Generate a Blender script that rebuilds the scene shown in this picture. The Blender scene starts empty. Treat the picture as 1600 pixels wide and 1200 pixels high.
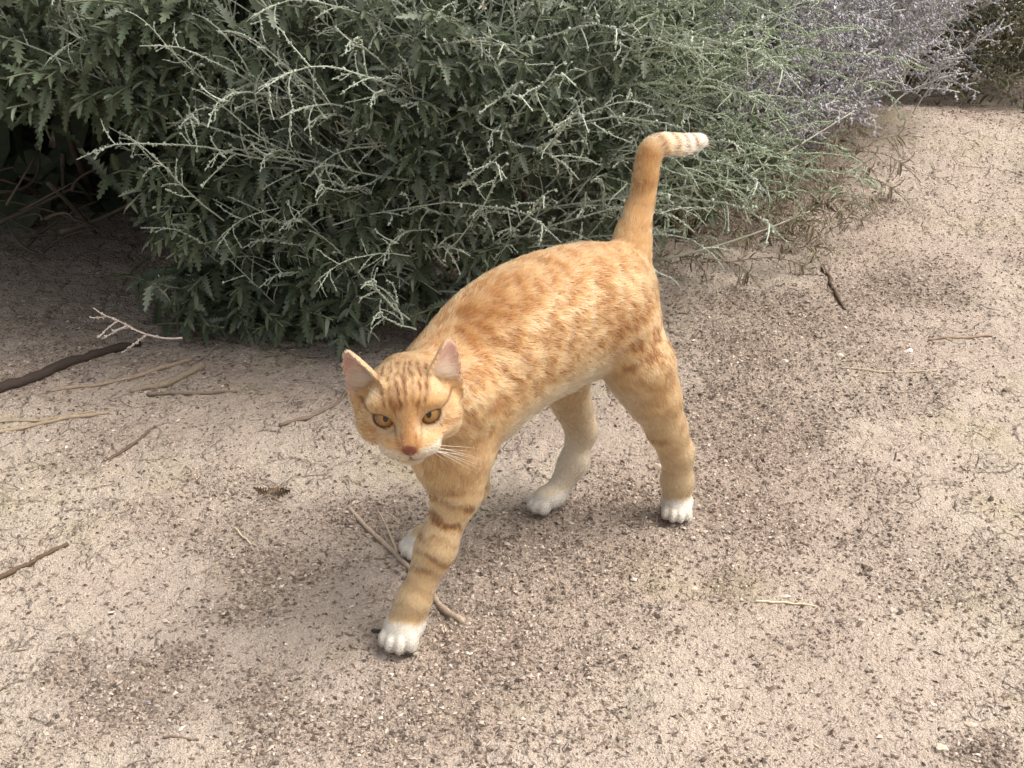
import bpy, bmesh, math, random
import numpy as np
from mathutils import Vector, Matrix

# ------------------------------------------------------------------ camera, sky, sun, exposure
scene = bpy.context.scene
R = math.radians
CAM_H = 0.69
PITCH = R(26.0)
cam_data = bpy.data.cameras.new('camera')
cam_data.sensor_width = 36.0
cam_data.lens = 36.0 * 2198.0 / 1600.0
cam_data.clip_start = 0.02
cam_data.clip_end = 3000.0
cam = bpy.data.objects.new('camera', cam_data)
scene.collection.objects.link(cam)
cam.location = (0, 0, CAM_H)
cam.rotation_euler = (math.pi / 2 - PITCH, 0, 0)
scene.camera = cam

SUN_EL, SUN_AZ = R(58), R(84)          # azimuth clockwise from +Y
world = bpy.data.worlds.new('World')
scene.world = world
world.use_nodes = True
wn = world.node_tree
wn.nodes.clear()
w_out = wn.nodes.new('ShaderNodeOutputWorld')
w_bg = wn.nodes.new('ShaderNodeBackground')
w_sky = wn.nodes.new('ShaderNodeTexSky')
w_sky.sky_type = 'NISHITA'
w_sky.sun_disc = False
w_sky.sun_elevation = SUN_EL
w_sky.sun_rotation = SUN_AZ
w_sky.air_density = 1.2
w_sky.dust_density = 6.0
w_sky.ozone_density = 0.4
w_hsv = wn.nodes.new('ShaderNodeHueSaturation')
w_hsv.inputs['Saturation'].default_value = 0.25     # thin cloud: nearly white sky light
w_bg.inputs['Strength'].default_value = 0.115
wn.links.new(w_sky.outputs[0], w_hsv.inputs['Color'])
wn.links.new(w_hsv.outputs[0], w_bg.inputs['Color'])
wn.links.new(w_bg.outputs[0], w_out.inputs['Surface'])

sun_data = bpy.data.lights.new('sun', 'SUN')
sun_data.energy = 1.05
sun_data.angle = R(42)
sun_data.color = (1.0, 0.93, 0.82)
sun = bpy.data.objects.new('sun', sun_data)
scene.collection.objects.link(sun)
sd = Vector((math.sin(SUN_AZ) * math.cos(SUN_EL), math.cos(SUN_AZ) * math.cos(SUN_EL), math.sin(SUN_EL)))
sun.rotation_euler = sd.to_track_quat('Z', 'Y').to_euler()
sun.location = sd * 5

vs = scene.view_settings
vs.view_transform = 'Standard'
vs.look = 'None'
vs.gamma = 1.0
vs.exposure = 1.12
vs.use_curve_mapping = False
scene.cycles.use_denoising = True
scene.cycles.max_bounces = 6
scene.cycles.diffuse_bounces = 4
scene.cycles.transparent_max_bounces = 8
scene.cycles.caustics_reflective = False
scene.cycles.caustics_refractive = False

rng = np.random.default_rng(7)
random.seed(7)
COL = scene.collection

# ------------------------------------------------------------------ helpers
def srgb(r, g, b):
    f = lambda c: (c / 12.92) if c <= 0.04045 else ((c + 0.055) / 1.055) ** 2.4
    return (f(r / 255), f(g / 255), f(b / 255))

def srgb_np(r, g, b):
    return np.array(srgb(r, g, b), dtype=np.float64)

def ray(px, py):
    """world direction through a point of the 1600 x 1200 photograph"""
    a = (px - 800.0) / 2198.0
    b = -(py - 600.0) / 2198.0
    c, s = math.cos(PITCH), math.sin(PITCH)
    return np.array((a, c + b * s, -s + b * c))

def on_ground(px, py, z=0.0):
    d = ray(px, py)
    t = (z - CAM_H) / d[2]
    return np.array((0, 0, CAM_H)) + d * t

def at_y(px, py, Y):
    d = ray(px, py)
    return np.array((0, 0, CAM_H)) + d * (Y / d[1])

def project(p):
    """world points (N,3) to photograph pixels"""
    p = np.atleast_2d(p)
    c, s = math.cos(PITCH), math.sin(PITCH)
    z = p[:, 2] - CAM_H
    fw = p[:, 1] * c - z * s
    up = p[:, 1] * s + z * c
    return np.stack((800 + 2198 * p[:, 0] / fw, 600 - 2198 * up / fw), 1), fw

def hash01(ix, iy, iz, seed):
    h = (ix.astype(np.int64) * 374761393 + iy.astype(np.int64) * 668265263 + iz.astype(np.int64) * 2147483647 + seed * 1274126177) & 0xFFFFFFFF
    h = ((h ^ (h >> 13)) * 1274126177) & 0xFFFFFFFF
    h = h ^ (h >> 16)
    return (h & 0xFFFFFF) / float(0xFFFFFF)

def vnoise(p, freq, seed=0):
    """smooth value noise, 0..1, p is (N,3)"""
    q = p * freq
    i = np.floor(q).astype(np.int64)
    f = q - i
    f = f * f * f * (f * (f * 6 - 15) + 10)
    out = np.zeros(len(p))
    for dx in (0, 1):
        wx = f[:, 0] if dx else 1 - f[:, 0]
        for dy in (0, 1):
            wy = f[:, 1] if dy else 1 - f[:, 1]
            for dz in (0, 1):
                wz = f[:, 2] if dz else 1 - f[:, 2]
                out += wx * wy * wz * hash01(i[:, 0] + dx, i[:, 1] + dy, i[:, 2] + dz, seed)
    return out

def fbm(p, freq, seed=0, octaves=3):
    o, a, n = np.zeros(len(p)), 0.5, 0.0
    for k in range(octaves):
        o += a * vnoise(p, freq * 2 ** k, seed + 17 * k)
        n += a
        a *= 0.5
    return o / n

def sstep(a, b, x):
    t = np.clip((x - a) / (b - a), 0, 1)
    return t * t * (3 - 2 * t)

def mesh_np(name, verts, faces, smooth=True):
    """faces: (N,3) or (N,4) int array"""
    verts = np.asarray(verts, dtype=np.float32)
    faces = np.asarray(faces, dtype=np.int32)
    me = bpy.data.meshes.new(name)
    k = faces.shape[1]
    me.vertices.add(len(verts))
    me.vertices.foreach_set('co', verts.ravel())
    me.loops.add(faces.size)
    me.loops.foreach_set('vertex_index', faces.ravel())
    me.polygons.add(len(faces))
    me.polygons.foreach_set('loop_start', np.arange(len(faces), dtype=np.int32) * k)
    me.polygons.foreach_set('loop_total', np.full(len(faces), k, dtype=np.int32))
    me.update(calc_edges=True)
    me.polygons.foreach_set('use_smooth', np.full(len(faces), smooth, dtype=bool))
    return me

def set_col(me, cols, name='col'):
    at = me.attributes.new(name, 'FLOAT_COLOR', 'POINT')
    c = np.ones((len(cols), 4), dtype=np.float32)
    c[:, :3] = cols
    at.data.foreach_set('color', c.ravel())

def link(name, data, parent=None, mat=None):
    o = bpy.data.objects.new(name, data)
    COL.objects.link(o)
    if parent is not None:
        o.parent = parent
    if mat is not None and data is not None:
        if len(data.materials) == 0:
            data.materials.append(mat)
    return o

def tag(o, label=None, cat=None, group=None, kind=None):
    if label: o['label'] = label
    if cat: o['category'] = cat
    if group: o['group'] = group
    if kind: o['kind'] = kind
    return o

class NT:
    """small helper for node materials"""
    def __init__(self, name):
        self.m = bpy.data.materials.new(name)
        self.m.use_nodes = True
        self.t = self.m.node_tree
        self.b = self.t.nodes['Principled BSDF']
        self.out = self.t.nodes['Material Output']
    def n(self, typ, **kw):
        nd = self.t.nodes.new(typ)
        for k, v in kw.items():
            setattr(nd, k, v)
        return nd
    def l(self, a, b):
        self.t.links.new(a, b)
    def ramp(self, fac, stops, interp='LINEAR'):
        r = self.n('ShaderNodeValToRGB')
        r.color_ramp.interpolation = interp
        el = r.color_ramp.elements
        while len(el) < len(stops):
            el.new(0.5)
        for e, (p, c) in zip(el, stops):
            e.position = p
            e.color = (*c, 1) if len(c) == 3 else c
        self.l(fac, r.inputs['Fac'])
        return r
    def noise(self, vec, scale, detail=3, rough=0.5, dist=0.0):
        nd = self.n('ShaderNodeTexNoise')
        nd.inputs['Scale'].default_value = scale
        nd.inputs['Detail'].default_value = detail
        nd.inputs['Roughness'].default_value = rough
        nd.inputs['Distortion'].default_value = dist
        if vec is not None:
            self.l(vec, nd.inputs['Vector'])
        return nd
    def mix(self, fac, a, b, blend='MIX'):
        nd = self.n('ShaderNodeMix', data_type='RGBA', blend_type=blend)
        for sock, v in ((nd.inputs[0], fac), (nd.inputs[6], a), (nd.inputs[7], b)):
            if isinstance(v, (int, float)):
                sock.default_value = v
            elif isinstance(v, tuple):
                sock.default_value = (*v, 1) if len(v) == 3 else v
            else:
                self.l(v, sock)
        return nd.outputs[2]
    def math(self, op, a, b=0.0, clamp=False):
        nd = self.n('ShaderNodeMath', operation=op, use_clamp=clamp)
        for sock, v in ((nd.inputs[0], a), (nd.inputs[1], b)):
            if isinstance(v, (int, float)):
                sock.default_value = v
            else:
                self.l(v, sock)
        return nd.outputs[0]

def tube(points, radii, sides=5, cap=True):
    """verts, quads of a swept tube through points"""
    P = np.asarray(points, float)
    n = len(P)
    T = np.gradient(P, axis=0)
    T /= np.linalg.norm(T, axis=1)[:, None] + 1e-12
    ref = np.array((0.13, 0.21, 0.97))
    if abs(T[0] @ ref) > 0.93:
        ref = np.array((0.97, 0.1, 0.2))
    V = np.zeros((n, sides, 3))
    u = np.cross(T[0], ref)
    for k in range(n):
        u = u - T[k] * (u @ T[k])
        u /= np.linalg.norm(u) + 1e-12
        w = np.cross(T[k], u)
        a = np.arange(sides) * 2 * math.pi / sides
        V[k] = P[k] + radii[k] * (np.cos(a)[:, None] * u + np.sin(a)[:, None] * w)
    i = np.arange(n - 1)[:, None] * sides
    j = np.arange(sides)[None, :]
    j2 = (j + 1) % sides
    F = np.stack((i + j, i + j2, i + sides + j2, i + sides + j), -1).reshape(-1, 4)
    V = V.reshape(-1, 3)
    if cap:
        V = np.vstack((V, P[0] - T[0] * radii[0] * .4, P[-1] + T[-1] * radii[-1] * .6))
        c0, c1 = n * sides, n * sides + 1
        e = [(c0, (k + 1) % sides, k, k) for k in range(sides)]
        e2 = [(c1, (n - 1) * sides + k, (n - 1) * sides + (k + 1) % sides, (n - 1) * sides + (k + 1) % sides) for k in range(sides)]
        return V, F, np.array(e, int)[:, :3], np.array(e2, int)[:, :3]
    return V, F, None, None

class Acc:
    """collects triangles of many small pieces into one mesh"""
    def __init__(self):
        self.v, self.f, self.c, self.n = [], [], [], 0
    def add(self, V, F, col=None):
        V = np.asarray(V, float)
        F = np.asarray(F, int)
        if F.shape[1] == 4:
            F = np.vstack((F[:, (0, 1, 2)], F[:, (0, 2, 3)]))
        self.v.append(V)
        self.f.append(F + self.n)
        if col is not None:
            self.c.append(np.broadcast_to(np.asarray(col, float), (len(V), 3)))
        self.n += len(V)
    def tube(self, pts, rad, sides=5, col=None):
        V, F, a, b = tube(pts, rad, sides)
        F = np.vstack((F[:, (0, 1, 2)], F[:, (0, 2, 3)], a, b))
        self.add(V, F, col)
    def mesh(self, name, smooth=True):
        me = mesh_np(name, np.vstack(self.v), np.vstack(self.f), smooth)
        if self.c:
            set_col(me, np.vstack(self.c))
        return me

# ------------------------------------------------------------------ ground
def axis(parts):
    out = []
    for (a, b, st) in parts:
        out.append(np.arange(a, b, st))
    out.append(np.array([parts[-1][1]]))
    return np.concatenate(out)
gx = axis([(-400, -40, 60), (-40, -6, 6), (-6, -1.6, .5), (-1.6, -.8, .016), (-.8, .8, .0037), (.8, 1.6, .012), (1.6, 6, .5), (6, 40, 6), (40, 400, 60)])
gy = axis([(-400, -40, 60), (-40, -4, 6), (-4, .2, .5), (.2, .62, .03), (.62, 1.6, .0037), (1.6, 2.5, .0065), (2.5, 3.6, .016), (3.6, 8, .4), (8, 40, 6), (40, 400, 60)])
GX, GY = np.meshgrid(gx, gy)
gp = np.stack((GX.ravel(), GY.ravel(), np.zeros(GX.size)), 1)

def near_path(p, pts, w):
    """soft mask of a worn patch: blobs of radius r round (x, y)"""
    m = np.zeros(len(p))
    for (x, y, r) in pts:
        d = np.hypot(p[:, 0] - x, p[:, 1] - y)
        m = np.maximum(m, sstep(r, r * w, d))
    return m

def G(px, py, r):
    q = on_ground(px, py)
    return (q[0], q[1], r)

# where loose grit lies: drifts under and round the cat and over the right-hand side
GRIT = [G(760, 900, .10), G(900, 850, .13), G(980, 930, .11), G(820, 1010, .10), G(700, 1100, .12), G(560, 1170, .10), G(480, 880, .09), G(1120, 560, .12), G(1180, 660, .14),
        G(1100, 800, .11), G(420, 960, .06), G(150, 1060, .05), G(330, 1080, .05), G(1400, 430, .16), G(1480, 1140, .05), G(640, 780, .08), G(1270, 480, .15), G(260, 1130, .05)]
def grit_mask(p):
    wob = np.stack((vnoise(p, 9, 101) - .5, vnoise(p, 9, 102) - .5, np.zeros(len(p))), 1) * .12
    m = near_path(p + wob, GRIT, .25)
    n = fbm(p, 14, 103, 3)
    return np.clip(m * (.35 + 1.1 * n) + sstep(.52, .72, fbm(p, 7, 104, 3)) * .45, 0, 1)

def worley(p, freq, seed):
    q = p[:, :2] * freq
    i = np.floor(q).astype(np.int64)
    f1 = np.full(len(p), 9.0); f2 = np.full(len(p), 9.0)
    for dx in (-1, 0, 1):
        for dy in (-1, 0, 1):
            cx, cy = i[:, 0] + dx, i[:, 1] + dy
            z0 = np.zeros_like(cx)
            jx = hash01(cx, cy, z0, seed); jy = hash01(cx, cy, z0, seed + 9)
            d = np.hypot(cx + jx - q[:, 0], cy + jy - q[:, 1])
            f2 = np.where(d < f1, f1, np.minimum(f2, d))
            f1 = np.minimum(f1, d)
    return f1, f2

def ground_height(p, want=False):
    near = (np.abs(p[:, 0]) < 1.7) & (p[:, 1] > .1) & (p[:, 1] < 4)
    h = np.zeros(len(p))
    h += (fbm(p, 1.3, 110, 2) - .5) * .030 * sstep(.1, .5, np.hypot((p[:, 0] - .03) / 1.0, p[:, 1] - 1.05) - .15)
    mq = on_ground(1400, 215)
    h += .045 * np.exp(-(((p[:, 0] - mq[0]) / .30) ** 2 + ((p[:, 1] - mq[1]) / .18) ** 2))
    q = p[near]
    g = grit_mask(q)
    wob = np.stack((fbm(q, 40, 111, 2) - .5, fbm(q, 40, 112, 2) - .5, np.zeros(len(q))), 1)
    f1, f2 = worley(q + wob * .020, 24, 113)
    f1b, f2b = worley(q + wob * .012, 58, 120)
    crust = (1 - g) * (.25 + .75 * sstep(.34, .56, fbm(q, 6, 114, 2) + .22 * sstep(.2, -.3, q[:, 0])))
    d = (fbm(q, 24, 115, 3) - .5) * .0075
    ca = sstep(.10, .02, f2 - f1) * sstep(.36, .52, vnoise(q, 18, 116))
    cb = sstep(.16, .03, f2b - f1b) * sstep(.40, .58, vnoise(q, 30, 117))
    d -= crust * (.0030 * ca + .0015 * cb)
    crk = crust
    d += (fbm(q, 120, 118, 2) - .5) * (.0040 + .0022 * g)
    h[near] += d
    return (h, near, crk) if want else h
GH, gnear, gcr = ground_height(gp, True)
gp[:, 2] = GH
ny, nx = GX.shape
ii = np.arange(ny * nx).reshape(ny, nx)
gf = np.stack((ii[:-1, :-1], ii[:-1, 1:], ii[1:, 1:], ii[1:, :-1]), -1).reshape(-1, 4)
ground_me = mesh_np('ground', gp, gf)
GC = np.zeros((len(gp), 3))
GC[:, 0] = grit_mask(gp)
GC[gnear, 1] = gcr
set_col(ground_me, GC, 'grit')

mg = NT('dry_dirt')
tc = mg.n('ShaderNodeTexCoord')
P_ = tc.outputs['Object']
ga = mg.n('ShaderNodeAttribute', attribute_name='grit')
gs = mg.n('ShaderNodeSeparateColor'); mg.l(ga.outputs['Color'], gs.inputs[0])
big = mg.noise(P_, 3.2, 4, .55)
base = mg.ramp(big.outputs['Fac'], [(.30, srgb(187, 169, 154)), (.50, srgb(200, 183, 168)), (.72, srgb(205, 191, 173))])
ol = mg.noise(P_, 5.5, 3, .6)
olr = mg.ramp(ol.outputs['Fac'], [(.55, (0, 0, 0)), (.72, (.55, .55, .55))])
c1 = mg.mix(olr.outputs['Color'], base.outputs['Color'], srgb(188, 176, 138))      # olive algae tint of the crust
gn = mg.noise(P_, 260, 3, .7)
gr = mg.ramp(gn.outputs['Fac'], [(.34, srgb(128, 110, 98)), (.52, srgb(158, 139, 125)), (.70, srgb(192, 175, 161))])
gfac = mg.math('MULTIPLY', gs.outputs[0], .75, True)
c2 = mg.mix(gfac, c1, gr.outputs['Color'])
sp = mg.noise(P_, 480, 2, .6)
spr = mg.ramp(sp.outputs['Fac'], [(.32, (.62, .58, .55)), (.46, (1, 1, 1)), (.75, (1.0, 1.0, 1.0))])
c3 = mg.mix(.7, c2, spr.outputs['Color'], 'MULTIPLY')
wn_ = mg.noise(P_, 34, 3, .6)
wv = mg.n('ShaderNodeVectorMath', operation='SCALE'); wv.inputs['Scale'].default_value = .030
wc = mg.n('ShaderNodeVectorMath', operation='SUBTRACT'); wc.inputs[1].default_value = (.5, .5, .5)
mg.l(wn_.outputs['Color'], wc.inputs[0]); mg.l(wc.outputs[0], wv.inputs[0])
wp_ = mg.n('ShaderNodeVectorMath', operation='ADD'); mg.l(P_, wp_.inputs[0]); mg.l(wv.outputs[0], wp_.inputs[1])
crack = None
for (sc_, wd_, thr, sd_) in ((21, .045, .52, 3.0), (52, .080, .58, 7.0)):
    vo = mg.n('ShaderNodeTexVoronoi', feature='DISTANCE_TO_EDGE'); vo.inputs['Scale'].default_value = sc_
    mg.l(wp_.outputs[0], vo.inputs['Vector'])
    ln_ = mg.ramp(vo.outputs['Distance'], [(0.0, (1, 1, 1)), (wd_, (0, 0, 0))])
    bk = mg.n('ShaderNodeVectorMath', operation='ADD'); bk.inputs[1].default_value = (sd_, 0, 0); mg.l(P_, bk.inputs[0])
    br_ = mg.ramp(mg.noise(bk.outputs[0], 24, 3, .6).outputs['Fac'], [(thr - .06, (0, 0, 0)), (thr + .04, (1, 1, 1))])
    one = mg.math('MULTIPLY', ln_.outputs['Color'], br_.outputs['Color'])
    crack = one if crack is None else mg.math('MAXIMUM', crack, mg.math('MULTIPLY', one, .8))
crack = mg.math('MULTIPLY', crack, gs.outputs[1])
c3 = mg.mix(mg.math('MULTIPLY', crack, .42, True), c3, srgb(112, 94, 80))     # shade inside the cracks, painted into the soil colour
mg.l(c3, mg.b.inputs['Base Color'])
mg.b.inputs['Roughness'].default_value = .95
mg.b.inputs['Specular IOR Level'].default_value = .1
b1 = mg.noise(P_, 190, 4, .65)
b2 = mg.noise(P_, 620, 2, .6)
bs = mg.math('SUBTRACT', mg.math('ADD', b1.outputs['Fac'], mg.math('MULTIPLY', b2.outputs['Fac'], .45)), mg.math('MULTIPLY', crack, .55))
bp = mg.n('ShaderNodeBump'); bp.inputs['Strength'].default_value = 1.0; bp.inputs['Distance'].default_value = .008
mg.l(bs, bp.inputs['Height']); mg.l(bp.outputs[0], mg.b.inputs['Normal'])
ground = tag(link('ground', ground_me, None, mg.m), 'dry beige dirt with cracked crust and drifts of grit', None, None, 'structure')

def gz_at(x, y):
    return float(ground_height(np.array([(x, y, 0.0)]))[0])

# ---- loose grit, a scatter of tiny angular grains
OCT = np.array([(1, 0, 0), (-1, 0, 0), (0, 1, 0), (0, -1, 0), (0, 0, 1), (0, 0, -1)], float)
OCF = np.array([(0, 2, 4), (2, 1, 4), (1, 3, 4), (3, 0, 4), (2, 0, 5), (1, 2, 5), (3, 1, 5), (0, 3, 5)])
def scatter_grains(n, size, dens, pal, seed, flat=.65, box=((-1.0, 1.5), (.66, 3.2))):
    r = np.random.default_rng(seed)
    m = int(n * 6)
    # more candidates near the viewer's side of the place, where single grains can be told apart
    y = box[1][0] + (box[1][1] - box[1][0]) * r.random(m) ** 1.7
    x = box[0][0] + (box[0][1] - box[0][0]) * r.random(m)
    p = np.stack((x, y, np.zeros(m)), 1)
    half = .46 * (y * .9 + .3) * 1.0
    ok = (np.abs(x) < half) & (r.random(m) < dens(p))
    p = p[ok][:n]
    n = len(p)
    p[:, 2] = ground_height(p)
    sz = size[0] * (size[1] / size[0]) ** (r.random(n) ** 2.0)
    V = np.repeat(OCT[None], n, 0) * (1 + r.normal(0, .28, (n, 6, 1)))
    V += r.normal(0, .22, (n, 6, 3))
    V *= (sz[:, None] * np.stack((r.uniform(.8, 1.5, n), r.uniform(.6, 1.0, n), np.full(n, flat)), 1))[:, None, :]
    a = r.random(n) * 2 * math.pi
    ca, sa = np.cos(a)[:, None], np.sin(a)[:, None]
    X = V[:, :, 0] * ca - V[:, :, 1] * sa
    Y = V[:, :, 0] * sa + V[:, :, 1] * ca
    V = np.stack((X, Y, V[:, :, 2]), -1) + p[:, None, :] + np.array((0, 0, 1)) * (sz * flat * .35)[:, None, None]
    F = (OCF[None] + (np.arange(n) * 6)[:, None, None]).reshape(-1, 3)
    ci = r.choice(len(pal), n, p=[q[0] for q in pal])
    C = np.array([srgb(*q[1]) for q in pal])[ci] * (1 + r.normal(0, .12, (n, 1)))
    me = mesh_np('grit', V.reshape(-1, 3), F, False)
    set_col(me, np.clip(np.repeat(C, 6, 0), .01, .8))
    return me
mgr = NT('grit_stone')
at = mgr.n('ShaderNodeAttribute', attribute_name='col')
mgr.l(at.outputs['Color'], mgr.b.inputs['Base Color'])
mgr.b.inputs['Roughness'].default_value = .9
mgr.b.inputs['Specular IOR Level'].default_value = .15
PAL = [(.31, (114, 101, 90)), (.31, (146, 131, 118)), (.29, (176, 161, 147)), (.03, (204, 192, 178)), (.06, (88, 77, 69))]
gm1 = scatter_grains(125000, (.0008, .0024), lambda p: np.clip(.10 + grit_mask(p) * 1.1, 0, 1), PAL, 201)
tag(link('grit', gm1, None, mgr.m), 'loose brown and tan grit scattered over the dirt', None, None, 'stuff')
# ---- litter: dark flakes of dry leaf and bark, also standing in for shaded pits
def litter(n, seed):
    r = np.random.default_rng(seed)
    m = n * 5
    y = .66 + 2.5 * r.random(m) ** 1.6
    x = -1.0 + 2.5 * r.random(m)
    ok = np.abs(x) < .46 * (y * .9 + .3)
    p = np.stack((x, y, np.zeros(m)), 1)[ok]
    clump = .15 + sstep(.45, .7, fbm(p, 16, 131, 3)) + .8 * sstep(1.30, 1.5, p[:, 1] - .25 * np.maximum(p[:, 0], 0) * 2)  # denser litter under the shrub also darkens its shaded floor
    p = p[r.random(len(p)) < clump * .8][:n]
    n = len(p)
    p[:, 2] = ground_height(p)
    L = r.uniform(.0010, .0036, n); w = L * r.uniform(.14, .42, n)
    base = np.array([(-1, 0, 0), (0, -1, .25), (1, 0, .1), (0, 1, .25), (.1, 0, .7)], float)
    V = np.repeat(base[None], n, 0) * np.stack((L, w, w * .8), 1)[:, None, :]
    V += r.normal(0, .15, V.shape) * w[:, None, None]
    a = r.random(n) * 2 * math.pi
    X = V[:, :, 0] * np.cos(a)[:, None] - V[:, :, 1] * np.sin(a)[:, None]
    Y = V[:, :, 0] * np.sin(a)[:, None] + V[:, :, 1] * np.cos(a)[:, None]
    V = np.stack((X, Y, V[:, :, 2]), -1) + p[:, None, :] + np.array((0, 0, .0006))
    F = np.array([(0, 1, 4), (1, 2, 4), (2, 3, 4), (3, 0, 4)])
    F = (F[None] + (np.arange(n) * 5)[:, None, None]).reshape(-1, 3)
    pal = np.array([srgb(96, 80, 68), srgb(114, 96, 82), srgb(136, 116, 98), srgb(78, 66, 58), srgb(182, 166, 146)])
    C = pal[r.choice(5, n, p=(.31, .32, .22, .11, .04))]
    me = mesh_np('litter', V.reshape(-1, 3), F, False)
    set_col(me, np.repeat(C, 5, 0))
    return me
tag(link('litter', litter(42000, 202), None, mgr.m), 'dark specks of dry leaf and bark, also standing in for shaded pits in the dirt', None, None, 'stuff')
# ------------------------------------------------------------------ the cat
# cat frame: s forward along the trunk, l to the cat's left, z up; origin on the ground under the pelvis
CO = np.array((0.10, 1.16, 0.0))
HD = np.array((-0.769, -0.639, 0.0)); HD /= np.linalg.norm(HD)
LT = np.array((-HD[1], HD[0], 0.0)) * -1.0
LT = np.array((0.639, -0.769, 0.0)); LT /= np.linalg.norm(LT)
UP = np.array((0.0, 0.0, 1.0))
def W(s, l, z):
    return CO + s * HD + l * LT + z * UP

# head frame: hx image right (cat's left), hy out of the face, hz up
HC = at_y(637, 622, 0.925)
hy = np.array((0.07, -0.99, 0.0)); hy /= np.linalg.norm(hy)
hp = R(-6)
hy = hy * math.cos(hp) + UP * math.sin(hp)
hx = np.cross(UP, hy); hx = np.array((-hy[1], hy[0], 0)); hx /= np.linalg.norm(hx)
hz = np.cross(hy, hx) * -1.0
hz = hz if hz[2] > 0 else -hz
roll = R(4.0)
hx, hz = hx * math.cos(roll) + hz * math.sin(roll), hz * math.cos(roll) - hx * math.sin(roll)
def H(x, y, z):
    return HC + x * hx + y * hy + z * hz
HM = np.stack((hx, hy, hz))          # world offset -> head coordinates

VOX = 0.0016
prims = []       # (kind, data, blend, flow, fur length)
def cone(a, b, ra, rb, k=0.012, flow=None, fl=0.006):
    a, b = np.asarray(a, float), np.asarray(b, float)
    if flow is None:
        flow = (b - a) / (np.linalg.norm(b - a) + 1e-9)
    prims.append(('cone', (a, b, ra, rb), k, np.asarray(flow, float), fl))
def ell(c, rad, axes=None, k=0.012, flow=(0, 0, -1), fl=0.006):
    if axes is None:
        axes = np.stack((HD, LT, UP))
    prims.append(('ell', (np.asarray(c, float), np.asarray(rad, float), axes), k, np.asarray(flow, float), fl))
def chain(pts, rads, k=0.012, fl=0.006):
    for (a, b, ra, rb) in zip(pts[:-1], pts[1:], rads[:-1], rads[1:]):
        cone(a, b, ra, rb, k, None, fl)

# trunk
TR = [(.004, .002, .217, .023, .026), (.016, .002, .214, .032, .037), (.030, .002, .209, .040, .049), (.055, .002, .212, .044, .054),
      (.090, .003, .2125, .047, .0575), (.125, .005, .2095, .048, .0575), (.155, .007, .204, .048, .055), (.180, .010, .193, .0465, .054),
      (.202, .014, .183, .042, .049), (.220, .018, .177, .035, .040)]
back = -HD * 0.9 - UP * 0.45
TR2 = []
for a, b in zip(TR[:-1], TR[1:]):
    TR2 += [tuple(np.array(a) * (1 - t) + np.array(b) * t) for t in (0, .5)]
TR2.append(TR[-1])
for (s, l, z, rw, rh) in TR2:
    ell(W(s, l, z), (0.028, rw + .0008, rh + .0008), None, 0.020, back, 0.0060)
# neck bends to the cat's left, towards the viewer
nk = [W(.205, .014, .187), W(.232, .036, .197), H(0, -.030, -.010)]
chain(nk, (.038, .033, .026), 0.022, 0.0068)
for q in range(len(prims) - 2, len(prims)):
    prims[q] = (prims[q][0], prims[q][1], prims[q][2], -prims[q][3] * .7 + np.array((0.25, 0, -.55)), prims[q][4])
# chest
ell(W(.236, .036, .150), (.020, .022, .030), None, .02, (0, 0, -1), .0075)

# legs: joints and radii
LEG = {
 'lf': ([W(.210, .030, .178), W(.222, .043, .145), W(.228, .050, .118), W(.252, .0505, .074), W(.276, .050, .032), W(.286, .0497, .014)],
        [.032, .0245, .0162, .0136, .0112, .0114]),
 'rf': ([W(.195, -.010, .170), W(.182, -.018, .135), W(.158, -.018, .105), W(.160, -.022, .065), W(.173, -.034, .032), W(.190, -.044, .014)],
        [.031, .023, .017, .0135, .0118, .0118]),
 'lh': ([W(.019, .023, .190), W(.013, .037, .158), W(.003, .046, .128), W(-.011, .050, .094), W(-.024, .052, .066), W(-.027, .052, .035), W(-.028, .0513, .013)],
        [.0315, .0285, .0210, .0155, .0130, .0120, .0114]),
 'rh': ([W(.020, -.022, .187), W(.038, -.034, .150), W(.036, -.038, .120), W(.026, -.035, .094), W(.019, -.031, .070), W(.030, -.029, .040), W(.052, -.029, .015)],
        [.034, .0265, .0195, .0142, .0116, .0108, .0108]),
}
for q, (P_, R_) in LEG.items():
    chain(P_, R_, 0.014, 0.0036)
# paws with four toes each
PAW = {'lf': (on_ground(630, 1004), np.array((-.30, -.95, 0)), 1.06), 'rf': (on_ground(657, 864), np.array((-.62, -.78, 0)), .95),
       'lh': (on_ground(1057, 806), np.array((-.12, -.99, 0)), .93), 'rh': (on_ground(851, 800), np.array((-.80, -.60, 0)), .84)}
for q, (pc, pd, sc) in PAW.items():
    pd = pd / np.linalg.norm(pd)
    ps = np.array((-pd[1], pd[0], 0))
    tilt = 0.0
    lift = 0.0
    if q == 'rh':
        lift = 0.004
    ax = np.stack((pd, ps, UP))
    ell(pc - pd * .004 * sc + UP * (.0125 * sc + lift), (.0185 * sc, .0150 * sc, .0118 * sc), ax, .007, pd, .0034)
    for k, (lat, fwd) in enumerate(((-.0108, .0085), (-.0038, .0135), (.0038, .0135), (.0108, .0085))):
        ell(pc + ps * lat * sc + pd * fwd * sc + UP * (.0082 * sc + lift), (.0080 * sc, .0046 * sc, .0076 * sc), ax, .0026, pd, .0030)

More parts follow.
